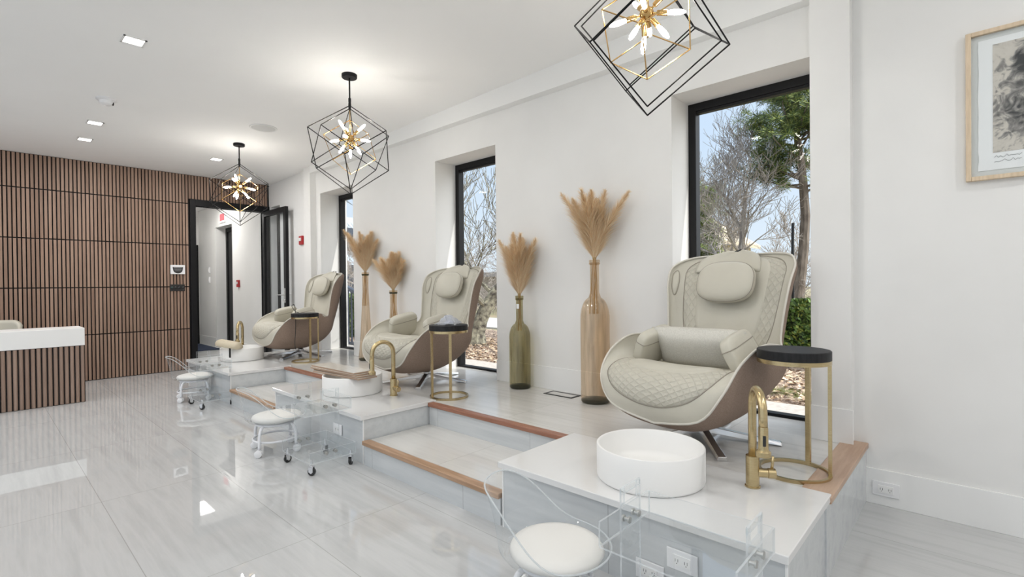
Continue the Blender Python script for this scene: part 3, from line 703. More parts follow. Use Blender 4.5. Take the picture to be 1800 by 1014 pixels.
for row in range(2):
    pts = [(-.0138, pw - .055 - k * .007, -ph + .06 - row * .02 + rnd.uniform(-.006, .007)) for k in range(14)]; m.tube(pts, .0007, 4)
m.build('signature', BLACKP, pf)
MB().box((-.022, -hw + b_, -hh + b_), (-.020, hw - b_, hh - b_)).build('glazing', PANE, pf)

# ================================================================== CHANDELIERS
def cube_verts(edge, ztop, az):
    d = edge * 3 ** .5; r = edge * (2 / 3) ** .5; T = Vector((0, 0, ztop)); B = Vector((0, 0, ztop - d)); A = []; D = []
    for k in range(3):
        a = az + k * 2 * PI / 3; A.append(Vector((r * math.cos(a), r * math.sin(a), ztop - d / 3)))
        a += PI / 3; D.append(Vector((r * math.cos(a), r * math.sin(a), ztop - 2 * d / 3)))
    return T, A, D, B
def wire_cube(edge, ztop, az, r):
    T, A, D, B = cube_verts(edge, ztop, az); m = MB()
    for k in range(3):
        m.tube([T, A[k]], r, 4); m.tube([A[k], D[k]], r, 4); m.tube([A[k], D[k - 1]], r, 4); m.tube([D[k], B], r, 4)
    return m
def chandelier(x, y, zt, a1, a2, a3, lab):
    r = thing('chandelier', lab, 'chandelier', (x, y, 0), 0, 'cube chandeliers over the basins'); zc = ceil_z(y)
    MB().lathe([(0, -.028), (.058, -.028), (.062, -.022), (.062, .006)], 32, (0, 0, zc)).build('canopy', BLACKM, r, smooth=True, angle=.6)
    MB().tube([(0, 0, zc - .02), (0, 0, zt + .03)], .0065, 10).lathe([(.011, zt + .03), (.011, zt + .06)], 12).lathe([(.010, zt - .035), (.012, zt), (.010, zt + .03)], 12).build('rod', BLACKM, r, smooth=True, angle=.6)
    wire_cube(.424, zt, a1, .0038).build('outer_frame', BLACKM, r)
    wire_cube(.386, zt - .025, a2, .0038).build('middle_frame', BLACKM, r)
    gt = zt - .12
    m = wire_cube(.26, gt, a3, .003); 
    m.build('gold_frame', GOLD, r)
    cz = zt - .272; c = Vector((0, 0, cz))
    MB().lathe([(.032 * math.sin(PI * k / 12), -.032 * math.cos(PI * k / 12)) for k in range(13)], 20, (0, 0, cz)).tube([(0, 0, cz), (0, 0, zt)], .004, 8).build('hub', GOLD, r, smooth=True)
    dirs = []
    for el, n, off in ((-.95, 3, .3), (-.15, 4, 0.), (.75, 3, .6)):
        for k in range(n):
            a = off + a3 + k * 2 * PI / n; dirs.append(Vector((math.cos(a) * math.cos(el), math.sin(a) * math.cos(el), math.sin(el))))
    for d in dirs:
        R = Matrix.Translation(c) @ d.to_track_quat('Z', 'Y').to_matrix().to_4x4()
        so = MB().lathe([(.005, .025), (.005, .045), (.012, .046), (.013, .092), (.010, .092), (.010, .08)], 12, M=R, cap=False).build('socket', GOLD, r, smooth=True, angle=.6)
        MB().lathe([(.006, .085), (.009, .10), (.0115, .125), (.0105, .15), (.005, .168), (0, .172)], 12, M=R, cap=False).build('bulb', BULB, so, smooth=True)
chandelier(2.10, 1.10, 2.70, math.radians(106), math.radians(104), math.radians(22), 'cube chandelier nearest the camera, cut by the top edge')
chandelier(2.14, 3.813, 2.70, math.radians(54), math.radians(78), math.radians(43), 'middle cube chandelier hanging over the basin with boards')
chandelier(2.16, 6.42, 2.67, math.radians(71), math.radians(95), math.radians(75), 'farthest cube chandelier, in front of the slatted wall')

# ================================================================== COUNTERS AND BASINS
def counter(y0, y1, lab):
    r = thing('foot_bath_counter', lab, 'counter', (0, 0, 0), 0, 'foot bath counters')
    MB().box((1.772, y0 + .012, 0), (2.33, y1 - .012, CT - .03)).build('base', RISERM, r)
    MB().box((1.746, y0, CT - .03), (2.385, y1, CT)).build('countertop', QUARTZ, r, bevel=.003)
    m = MB()
    for y in (y0 + .012, y1 - .012): m.box((1.769, y - .004, 0), (1.775, y + .004, CT - .03))
    m.build('corner_trim', TRIM, r)
    return r
counter(.44, 1.735, 'white topped foot bath counter nearest the camera'); counter(3.02, 4.48, 'middle white topped foot bath counter between the two flights of steps'); counter(5.585, 7.08, 'farthest white topped foot bath counter, near the doorway')
def basin():
    b = MB(); R, H_, T_ = .236, .15, .012
    prof = [(R - .012, 0), (R - .004, .003), (R, .012), (R, H_ - .003), (R - .003, H_), (R - T_ + .003, H_), (R - T_, H_ - .003), (R - T_, .05), (R - .04, .022), (.12, .014), (.03, .011), (0, .011)]
    b.lathe(prof, 72); return b
bs = []
for k, (x, y, lb) in enumerate(((2.064, 1.083, 'round white vessel basin, empty, nearest the camera'), (2.116, 3.78, 'round white vessel basin with a stack of boards on it'), (2.199, 6.528, 'round white vessel basin farthest away, with a beige cushion on its rim'))):
    r = thing('basin', lb, 'basin', (x, y, CT), 0, 'round vessel basins')
    if k == 0: o0 = basin().build('bowl', BASINM, r, smooth=True, angle=.8); d0 = MB().lathe([(0, .014), (.022, .014), (.024, .011)], 20).build('drain', STEEL, r, smooth=True)
    else:
        for q in (o0, d0): c = q.copy(); C.objects.link(c); c.parent = r
def faucet(x, y, ang, lab):
    r = thing('faucet', lab, 'faucet', (x, y, CT), ang, 'brass gooseneck faucets')
    MB().lathe([(.031, 0), (.031, .006), (.027, .008), (.027, .128), (.0265, .134), (.018, .136)], 32).build('body', BRASS, r, smooth=True, angle=.5)
    pts = [(0, 0, .13), (0, 0, .25), (0, 0, .33)] + [(.088 - .088 * math.cos(a), 0, .345 + .088 * math.sin(a)) for a in [PI * k / 14 for k in range(1, 14)]] + [(.176, 0, .335), (.178, 0, .30)]
    MB().tube(pts, .0165, 18).build('spout', BRASS, r, smooth=True)
    sh = MB().lathe([(.0165, .305), (.018, .30), (.0185, .225), (.020, .215), (.028, .208), (.028, .190), (.024, .188), (.02, .196), (0, .196)], 28, (.178, 0, 0)).build('spray_head', BRASS, r, smooth=True, angle=.5)
    MB().box((.191, -.006, .232), (.1985, .006, .275)).build('spray_button', BLACKP, sh, bevel=.003)
    Mx = Matrix.Translation((0, 0, .062)) @ Matrix.Rotation(-PI / 2, 4, 'X')
    hd = MB().lathe([(.019, .02), (.019, .058), (.018, .059), (.0215, .060), (.0215, .088), (.019, .09), (0, .09)], 24, M=Mx).build('valve', BRASS, r, smooth=True, angle=.5)
    MB().tube([(0, .075, .078), (0, .078, .105), (.0, .08, .135)], [.0062, .0058, .005], 10).build('lever', BRASS, hd, smooth=True)
    return r
faucet(2.251, .704, math.atan2(-.5, -.87) , 'brass gooseneck faucet beside the empty basin nearest the camera')
faucet(2.259, 3.40, math.atan2(.15, -.98), 'brass gooseneck faucet beside the basin with boards')
faucet(2.33, 6.90, math.atan2(-.8, -.6), 'brass gooseneck faucet behind the farthest basin')
# boards on the middle basin
for k, (dx, dy, a, lb) in enumerate(((0, 0, .02, 'bottom board of the stack on the middle basin, largest overhang'), (.004, .012, -.01, 'second board from the bottom of the stack on the middle basin'), (-.006, .03, .015, 'third board from the bottom of the stack on the middle basin'), (.0, .045, -.015, 'top board of the stack on the middle basin'))):
    r = MB().box((-.085, -.33, 0), (.085, .33, .011), 1).box((-.0845, -.3295, .011), (.0845, .3295, .013), 0).build('flooring_board', [BOARD, BOARDEDGE], loc=(2.05 + dx, 3.80 + dy, CT + .151 + k * .0135)); r.rotation_euler = (0, 0, a + .05)
    tag(r, lb, 'board', 'boards stacked on the basin')
# beige bolster lying on the rim of the farthest basin
bo = thing('neck_bolster', 'beige padded half-round rest perched on the farthest basin rim', 'cushion', (2.02, 6.42, CT + .19), math.radians(-62))
def bol(u, v):
    a = 2 * PI * v; s = (u - .5) * 2; e = (1 - abs(s) ** 6) ** .35; yy_ = .072 * math.cos(a) * e; zz = .062 * math.sin(a) * e
    if zz < 0: zz *= .45
    return (s * .165, yy_, zz - .02 * s)
MB().grid(bol, 20, 22, wrap_v=True).build('pad', BEIGE, bo, smooth=True)
MB().box((.06, -.064, -.13), (.085, -.060, .0)).build('strap', BLACKP, bo)

# ================================================================== SIDE TABLES
def side_table(x, y, ang, lab):
    r = thing('side_table', lab, 'side table', (x, y, P), ang, 'round brass side tables'); R = .153
    MB().lathe([(0, .530), (R - .002, .530), (R, .532), (R, .570), (R - .003, .573), (0, .573)], 64).build('tabletop', BLACKWOOD, r, smooth=True, angle=.6)
    def ring(z0, z1, ro, ri): return MB().lathe([(ri, z0), (ro, z0), (ro, z1), (ri, z1), (ri, z0)], 64, cap=False)
    ring(.512, .531, R, R - .012).build('top_ring', BRASS, r, smooth=True, angle=.5); ring(0, .016, R, R - .014).build('base_ring', BRASS, r, smooth=True, angle=.5)
    for a in (-.62, .62):
        Mx = Matrix.Rotation(a, 4, 'Z'); MB().box((R - .017, -.011, .01), (R - .002, .011, .52), M=Mx).build('leg', BRASS, r, bevel=.001)
side_table(2.586, .627, math.radians(-47), 'black topped brass side table by the nearest faucet'); side_table(2.561, 3.078, math.radians(199), 'black topped brass side table with a plastic packet on it'); side_table(2.655, 5.822, math.radians(-57), 'black topped brass side table beside the farthest chair')
# packet on the middle table
m = MB(); rnd = random.Random(12)
def pk(u, v):
    x = (u - .5) * .24; y = (v - .5) * .17; e = max(0, 1 - (2 * abs(u - .5)) ** 2) * max(0, 1 - (2 * abs(v - .5)) ** 2)
    return (x + rnd.uniform(-.006, .006), y + rnd.uniform(-.006, .006), .004 + e * (.045 + rnd.uniform(0, .03)) + rnd.uniform(0, .008))
m.grid(pk, 12, 10)
pkt = thing('plastic_packet', 'crumpled clear plastic packet on the middle side table', 'packet', (2.575, 3.09, P + .573), .6)
m.build('wrap', FILM, pkt)
m = MB(); m.grid(lambda u, v: ((u - .5) * .13, (v - .5) * .08, .008 + .028 * math.sin(PI * u) * math.sin(PI * v) + rnd.uniform(0, .006)), 8, 6); m.build('contents', mat('grey_printed_sheet', (.60, .62, .70), .5), pkt)
# cable on the far table
m = MB().tube(spline([(2.62, 5.90, P + .576), (2.60, 5.93, P + .585), (2.585, 5.97, P + .62), (2.57, 5.98, P + .66), (2.60, 5.985, P + .67), (2.615, 5.99, P + .60), (2.62, 5.995, P + .40), (2.61, 6.0, P + .2), (2.63, 6.0, P + .12), (2.66, 6.0, P + .16)], 50), .0035, 6)
tag(m.build('charger_cable', BLACKP, smooth=True), 'thin black cable hanging beside the farthest chair', 'cable')

# ================================================================== EGG CHAIRS
KR = [(.475, 0, .165), (.495, .265, .225), (.465, .375, .365), (.34, .405, .50), (.13, .415, .575), (-.08, .412, .56), (-.165, .41, .52), (-.21, .365, .57), (-.235, .375, .74), (-.265, .395, .90), (-.335, .395, 1.01), (-.45, .29, 1.07), (-.505, 0, 1.075)]
KO = [(.475, 0, .165), (.38, 0, .125), (.22, 0, .105), (.08, 0, .10), (-.06, 0, .11), (-.22, 0, .17), (-.32, 0, .27), (-.38, 0, .40), (-.45, 0, .62), (-.50, 0, .84), (-.52, 0, .98), (-.525, 0, 1.05), (-.505, 0, 1.075)]
KI = [(.475, 0, .165), (.53, 0, .30), (.485, 0, .405), (.32, 0, .425), (.12, 0, .39), (-.09, 0, .355), (-.20, 0, .385), (-.26, 0, .49), (-.325, 0, .69), (-.385, 0, .88), (-.43, 0, .99), (-.475, 0, 1.05), (-.505, 0, 1.075)]
def sec(t, s, K, ex, drop=1.0):
    R = crom(KR, t); O = crom(K, t); a = abs(s) * PI / 2
    g = math.cos(a) ** ex if a < PI / 2 - 1e-6 else 0; h = math.sin(a) ** ex
    return Vector((R[0] + (O[0] - R[0]) * g, math.copysign(max(R[1], 0) * h, s), R[2] + (O[2] - R[2]) * g))
def outer_pt(t, s): return sec(t, s, KO, .85)
def inner_pt(t, s): return sec(t, s, KI, .80)
def inner_n(t, s):
    e = .004; a = inner_pt(min(t + e, 1), s) - inner_pt(max(t - e, 0), s); b = inner_pt(t, min(s + .02, .999)) - inner_pt(t, max(s - .02, -.999))
    n = a.cross(b); n = n.normalized() if n.length > 1e-9 else Vector((0, 0, 1))
    return n
NS = inner_n(.4, 0); SGN = 1 if NS.z > 0 else -1
def on_inner(t, s, h): return inner_pt(t, s) + inner_n(t, s) * SGN * h
def pad(name, tc_, tr, sc_, sr, h, m, parent, pw_=2.6, uvs=1, sqx=1, cut=None):
    mb = MB(); NR, NA = 14, 56; idx = []
    for i in range(NR + 1):
        q = i / NR; row = []
        for k in range(NA):
            a = 2 * PI * k / NA; ca, sa = math.cos(a), math.sin(a)
            ca = math.copysign(abs(ca) ** sqx, ca); sa = math.copysign(abs(sa) ** sqx, sa)
            t = tc_ + tr * q * ca; s = sc_ + sr * q * sa
            if cut is not None: t = min(t, cut)
            hh = h * max(0, 1 - q ** 5) ** .5 - .003 * (q > .999)
            v = mb.vert(on_inner(max(.004, min(t, .996)), max(-.99, min(s, .99)), hh)); row.append(v); mb.uv[v] = (.5 + .5 * q * ca * uvs, .5 + .5 * q * sa)
        idx.append(row)
    for i in range(NR):
        for k in range(NA): mb.face((idx[i][k], idx[i + 1][k], idx[i + 1][(k + 1) % NA], idx[i][(k + 1) % NA]))
    o_ = mb.build(name, m, parent, smooth=True)
    sm = MB().tube([on_inner(max(.004, min(tc_ + tr * math.copysign(abs(math.cos(a)) ** sqx, math.cos(a)), cut or .996, .996)), max(-.99, min(sc_ + sr * math.copysign(abs(math.sin(a)) ** sqx, math.sin(a)), .99)), .001) for a in [2 * PI * k / 72 for k in range(72)]], .0028, 5, closed=True)
    sm.build('seam', CREAM_SEAM, o_, smooth=True)
    return o_
def puff(name, c, size, rot, m, parent, ex=.55, ez=.9, seam=True, n=26):
    R = Matrix.Translation(c) @ rot
    def fn(u, v):
        th = PI * (u - .5); ph = 2 * PI * v
        def pw_(x, e): return math.copysign(abs(x) ** e, x)
        r = pw_(math.cos(th), ez); p = Vector((size[0] * r * pw_(math.cos(ph), ex), size[1] * r * pw_(math.sin(ph), ex), size[2] * pw_(math.sin(th), ez)))
        return R @ p
    o_ = MB().grid(fn, n, n * 2, wrap_v=True).build(name, m, parent, smooth=True)
    if seam:
        MB().tube([fn(.56, k / 60) for k in range(60)], .003, 5, closed=True).build('piping', CREAM_SEAM, o_, smooth=True)
    return o_
def egg_chair():
    r = thing('massage_chair', '', 'massage chair')
    # base
    m = MB()
    for k in range(5):
        R = Matrix.Rotation(k * 2 * PI / 5, 4, 'Z'); n0 = len(m.v)
        for x, w_, z0, z1 in ((.0, .028, .035, .075), (.12, .026, .028, .06), (.30, .024, .012, .035), (.415, .026, .004, .022), (.42, .026, .0, .018)):
            for (yy_, zz) in ((-w_, z0), (w_, z0), (w_ * .75, z1), (-w_ * .75, z1)): m.v.append(tuple(R @ Vector((x, yy_, zz))))
        for i in range(4):
            for j in range(4): a = n0 + i * 4; m.face((a + j, a + 4 + j, a + 4 + (j + 1) % 4, a + (j + 1) % 4))
        a = n0 + 16; m.face((a, a + 3, a + 2, a + 1))
    m.lathe([(.036, .02), (.036, .085), (.03, .09)], 24)
    m.build('star_base', CHROME, r, bevel=.002)
    MB().lathe([(.024, .08), (.024, .13)], 20).box((-.10, -.05, .115), (.10, .05, .135)).build('column', BLACKP, r)
    MB().grid(lambda u, v: outer_pt(u, (v - .5) * 2), 70, 44, flip=False).build('shell', SHELLM, r, smooth=True)
    o_ = MB().grid(lambda u, v: inner_pt(u, (v - .5) * 2), 70, 44, flip=True).build('upholstery', CREAM, r, smooth=True)
    pts = [outer_pt(k / 60, 1) for k in range(61)] + [outer_pt(k / 60, -1) for k in range(59, 0, -1)]
    MB().tube(pts, .0065, 8, closed=True).build('rim_piping', PIPING, r, smooth=True)
    pad('seat_pad', .205, .145, 0, .60, .018, QUILT, r, sqx=.85)
    pad('seat_centre', .262, .075, 0, .43, .034, CREAM, r, sqx=.9)
    pad('back_side_panel', .755, .185, 0, .56, .012, QUILT, r, sqx=.55)
    pad('back_centre', .755, .17, 0, .36, .026, CREAM, r, sqx=.5)
    for s_ in (-1, 1):
        pad('wing_pad', .765, .052, s_ * .77, .10, .012, CREAM, r)
        puff('arm_cushion', Vector((.07, s_ * .285, .515)), (.15, .042, .12), Matrix.Rotation(s_ * .42, 4, 'X') @ Matrix.Rotation(.2, 4, 'Y'), CREAM, r, .45, .45)
    Rb = Matrix.Rotation(math.radians(-74), 4, 'Y')  # local z towards the front
    puff('headrest', on_inner(.745, 0, .095), (.130, .185, .056), inner_n(.745, 0).to_track_quat('Z', 'X').to_matrix().to_4x4() if SGN > 0 else (-inner_n(.745, 0)).to_track_quat('Z', 'X').to_matrix().to_4x4(), CREAM, r, .72, .75)
    # strap cloth over the top
    def fl(u, v):
        s = (v - .5) * .62 - .08; t = .80 + u * .21
        if t <= 1: p = on_inner(min(t, .995), s, .022 + .006 * math.sin(v * 9))
        else: p = outer_pt(.99 - (t - 1), s) + Vector((-.012, 0, .01))
        return p + Vector((0, 0, .012 * u))
    fm = MB().grid(fl, 14, 14); fm.mi = [1 if i >= 14 * 12 else 0 for i in range(len(fm.f))]
    fm.build('headrest_strap', [CREAM, BLACKP], r, smooth=True).modifiers.new('s', 'SOLIDIFY').thickness = .006
    return r
ch = egg_chair()
chairs = [(2.842, 1.165, math.radians(172), 1.253, 'cream egg massage chair with taupe shell nearest the camera, by the right window'), (2.867, 3.767, math.radians(180), 2.607, 'cream egg massage chair with taupe shell in the middle, by the middle window'), (2.86, 6.40, math.radians(180), 2.45, 'cream egg massage chair with taupe shell farthest away, near the narrow window')]
for k, (x, y, a, leg, lb) in enumerate(chairs):
    o_ = ch if k == 0 else copy_tree(ch)
    o_.location = (x, y, P); o_.rotation_euler = (0, 0, a); o_.scale = (.96, .97, .985); tag(o_, lb, 'massage chair', 'egg massage chairs on the platform')
    for c_ in o_.children:
        if c_.name.startswith('star_base'): c_.rotation_euler = (0, 0, leg - a)
    if k: 
        pass
# linen cushion leaning in the first chair
cu = thing('lumbar_cushion', 'pale linen cushion lying in the nearest egg chair', 'cushion', (2.84, 1.165, P + .515))
def pil(u, v, sgn):
    x = (u - .5) * 2; y = (v - .5) * 2; e = max(0, (1 - x ** 4)) ** .5 * max(0, (1 - y ** 4)) ** .5
    px = 1 - .05 * (1 - abs(y) ** 2) ; py = 1 - .06 * (1 - abs(x) ** 2)
    return Vector((x * .27 * px, y * .13 * py, sgn * (.066 * e)))
Rm = Matrix.Rotation(PI / 2, 4, 'Z') @ Matrix.Rotation(math.radians(58), 4, 'X')
m = MB(); m.grid(lambda u, v: Rm @ pil(u, v, 1), 24, 16); m.grid(lambda u, v: Rm @ pil(u, v, -1), 24, 16, flip=True); m.build('cover', LINEN, cu, smooth=True)

# ================================================================== BOTTLES AND PAMPAS
def bottle(name, x, y, R, H_, rn, shoulder, gm, lab, style='bottle', rz=0):
    r = thing(name, lab, 'vase', (x, y, P), 0, 'floor vases along the window wall')
    if style == 'bottle':
        sh = shoulder; prof = [(R * .93, 0), (R, .012), (R, .05)] + [(R, sh)] + [(rn + (R - rn) * math.cos(a) ** 1.0, sh + (H_ * .155) * math.sin(a) ** 1.0) for a in [PI / 2 * k / 9 for k in range(1, 9)]] + [(rn, sh + H_ * .19), (rn, H_ - .035)]
    else:
        prof = [(R * .9, 0), (R, .015), (R * .98, .06)] + [(R * .98 + (rn - R * .98) * (u ** .75), .06 + (H_ * .72) * u) for u in [k / 12 for k in range(1, 13)]] + [(rn * 1.02, H_ - .03)]
    prof2 = prof + [(rn * 1.18, H_ - .018), (rn * 1.22, H_ - .008), (rn * 1.15, H_), (rn * .9, H_)]
    rnd = random.Random(int(x * 100 + y * 10))
    m = MB(); m.lathe([(a * (1 + rnd.uniform(-.006, .006)), b) for a, b in prof2], 40, cap=False); m.build('glass_body', gm, r, smooth=True)
    MB().lathe([(0, .002), (R * .9, .002), (R * .985, .014), (R * .97, .022), (R * .6, .028), (0, .04)], 40).build('thick_foot', GLASSD, r, smooth=True)
    MB().lathe([(rn * 1.05, H_ - .038), (rn * 1.24, H_ - .03), (rn * 1.24, H_ - .024), (rn * 1.06, H_ - .02)], 30, cap=False).build('lip_ring', gm if style == 'bottle' else GLASSD, r, smooth=True)
    return r
PA = mat('pampas_tan', (.84, .62, .38), .95); PB = mat('pampas_cream', (.94, .80, .58), .95); PST = mat('pampas_stem', (.52, .36, .16), .8)
for m_ in (PA, PB):
    b = m_.node_tree.nodes['Principled BSDF']; b.inputs['Subsurface Weight'].default_value = 0
def plume_mesh(seed, length, lean, stem_in, ang, neck):
    """one plume: stem inside the vase, feathery head above; origin at the neck mouth"""
    rnd = random.Random(seed); mb = MB()
    d = Vector((math.cos(ang), math.sin(ang), 0))
    def axis(t): # t 0..1 above the mouth
        return d * (neck * .5 + lean * (t ** 1.5)) + Vector((0, 0, length * t * (1 - .10 * lean * t)))
    foot = Vector((rnd.gauss(0, neck * .8), rnd.gauss(0, neck * .8), -stem_in))
    st = [foot, foot.lerp(axis(0), .6), axis(0)] + [axis(k / 8) for k in range(1, 9)]
    mb.tube(st, [.0022] * 3 + [.0022 - .0002 * k for k in range(8)], 4, mi=2)
    for i in range(1500):
        t = rnd.uniform(.03, 1.0); p = axis(t); tg = (axis(min(t + .02, 1.02)) - axis(t)).normalized()
        wd = .125 * (t + .04) ** .25 * max(.02, 1.03 - t) ** .8 + .006
        a = rnd.uniform(0, 6.283); u = tg.orthogonal().normalized(); v = tg.cross(u); o_ = u * math.cos(a) + v * math.sin(a)
        l = rnd.uniform(.4, 1.4) * wd; p1 = p + o_ * l * .55 + tg * l * .8; p2 = p + o_ * l * 1.05 + tg * l * 1.45 + Vector((rnd.gauss(0, .006), rnd.gauss(0, .006), -.10 * l))
        w_ = .0010; sdv = o_.cross(tg).normalized() * w_; n0 = len(mb.v)
        mb.v += [tuple(p - sdv), tuple(p + sdv), tuple(p1 + sdv * .9), tuple(p1 - sdv * .9), tuple(p2)]
        mi = 0 if rnd.random() < .6 else 1
        mb.face((n0, n0 + 1, n0 + 2, n0 + 3), mi); mb.face((n0 + 3, n0 + 2, n0 + 4), mi)
    return mb
def clamp_wall(mb, x):
    lim = XW - .014 - x
    mb.v = [(min(p[0], lim - .02 * (1 - math.exp(-max(0, p[0] - lim) * 8)) if p[0] > lim else p[0]), p[1], p[2]) for p in mb.v]
    return mb
def bouquet(x, y, zm, length, spread, neck, stem_in, n, seed, grp, lab, pale=False):
    rnd = random.Random(seed); made = []
    for k in range(n):
        a = 2 * PI * k / n + rnd.uniform(-.3, .3) + .5; ln = length * rnd.uniform(.72, 1.0); le = spread * (rnd.uniform(.7, 1) if k % 3 == 0 else (rnd.uniform(.35, .65) if k % 3 == 1 else rnd.uniform(.05, .3)))
        # keep heads off the wall on the +X side
        if math.cos(a) > 0: le *= 1 - .72 * math.cos(a)
        o_ = clamp_wall(plume_mesh(seed * 31 + k, ln, le, stem_in, a, neck * .7), x).build('pampas_plume', [PA, PB, PST] if not (pale and k == 2) else [mat('pampas_white', (.8, .76, .70), .95), PB, PST], loc=(x, y, zm))
        tag(o_, lab, 'pampas grass', grp); made.append((math.cos(a) * le * rt.x + math.sin(a) * le * rt.y, o_))
    made.sort(key=lambda q: q[0])
    made[0][1]['label'] = lab.replace('plume', 'plume leaning farthest left'); made[-1][1]['label'] = lab.replace('plume', 'plume leaning farthest right')
BT = [('glass_bottle', 3.165, 2.10, .110, 1.065, .034, .62, GLASSA, 'tall amber glass bottle vase beside the nearest chair', 'bottle', .53, .30),
      ('glass_bottle', 3.185, 2.88, .092, .79, .030, .43, GLASSG, 'shorter olive green glass bottle vase beside the middle window', 'bottle', .56, .24),
      ('glass_vase', 3.19, 5.37, .088, 1.05, .036, 0, GLASSA, 'tall tapering amber glass vase left of the middle chair', 'cone', .50, .30),
      ('glass_vase', 3.20, 4.80, .085, .835, .038, 0, GLASSA, 'shorter tapering amber glass vase right behind the middle chair', 'cone', .44, .24)]
for k, (nm, x, y, R, H_, rn, sh, gm, lb, stl, pl, spd) in enumerate(BT):
    bottle(nm, x, y, R, H_, rn, sh, gm, lb, stl)
    bouquet(x, y, P + H_, pl, spd, rn, H_ * .38, 13, k + 3, 'pampas plumes in the ' + ['tall bottle', 'short bottle', 'tall vase', 'short vase'][k], ['tan pampas plume in the tall amber bottle', 'tan pampas plume in the olive green bottle', 'tan pampas plume in the tall tapering vase', 'tan pampas plume in the short tapering vase'][k], k == 2)
m = MB(); tg_ = MB().box((-.002, -.014, -.02), (0, .014, .02)).build('price_tag', WHITEP, loc=(3.185 - .032, 2.87, P + .70)); tag(tg_, 'small white tag on the neck of the olive green bottle', 'tag')

# ================================================================== STOOLS
def stool(x, y, ang, lab):
    r = thing('rolling_stool', lab, 'stool', (x, y, 0), ang, 'low clear-backed pedicure stools'); SZ = .235; R = .178
    # local +X is the front
    def shell(u, v):
        a = 2 * PI * v - PI; back = math.exp(-((PI - abs(a)) / 1.3) ** 4)
        if u < .55: q = u / .55; return Vector((R * 1.02 * q * math.cos(a), R * 1.02 * q * math.sin(a), SZ - .012 + .006 * q ** 3))
        q = (u - .55) / .45; hgt = .03 + .215 * back; flare = .02 + .032 * back * q
        return Vector(((R + flare * q + .01) * math.cos(a) - .01 * back, (R + flare * q + .01) * math.sin(a) * (1 - .10 * back * q), SZ - .006 + hgt * q))
    MB().grid(shell, 22, 60, wrap_v=True).build('clear_shell', ACRYL, r, smooth=True)
    MB().tube([shell(1, k / 60) for k in range(60)], .0032, 6, closed=True).build('shell_rim', ACRYLEDGE, r, smooth=True)
    MB().lathe([(0, -.010), (.14, -.010), (.165, -.004), (.172, .008), (.164, .024), (.13, .034), (0, .038)], 40, (.012, 0, SZ)).build('seat_pad', SHEEP, r, smooth=True)
    fr = MB().tube(circle((0, 0, SZ - .028), .125, 40), .011, 8, closed=True)
    fr.tube(circle((0, 0, .095), .150, 40), .008, 8, closed=True); fr.build('ring_frame', WHITEM, r, smooth=True)
    for k in range(4):
        a = PI / 4 + k * PI / 2; d = Vector((math.cos(a), math.sin(a), 0))
        lg = MB().tube(spline([d * .115 + Vector((0, 0, SZ - .028)), d * .150 + Vector((0, 0, SZ - .045)), d * .168 + Vector((0, 0, .14)), d * .172 + Vector((0, 0, .055))], 12), .011, 10).build('leg', WHITEM, r, smooth=True)
        Mx = Matrix.Translation(d * .178 + Vector((0, 0, .026))) @ Matrix.Rotation(-.6 - ang + .35 * math.sin(3 * k), 4, 'Z') @ Matrix.Rotation(PI / 2, 4, 'X')
        MB().lathe([(0, -.022), (.02, -.022), (.026, -.018), (.026, -.006), (.020, -.004), (.020, .004), (.026, .006), (.026, .018), (.02, .022), (0, .022)], 20, M=Mx).build('caster', WHITEP, lg, smooth=True, angle=.7)
    return r
stool(1.42, 1.13, math.radians(-62), 'white rolling stool with clear back nearest the camera, cut by the bottom edge')
stool(1.50, 3.80, math.radians(-14), 'white rolling stool with clear back beside the middle acrylic trolley')
stool(1.60, 6.20, math.radians(-12), 'white rolling stool with clear back farthest away, by the slatted wall')

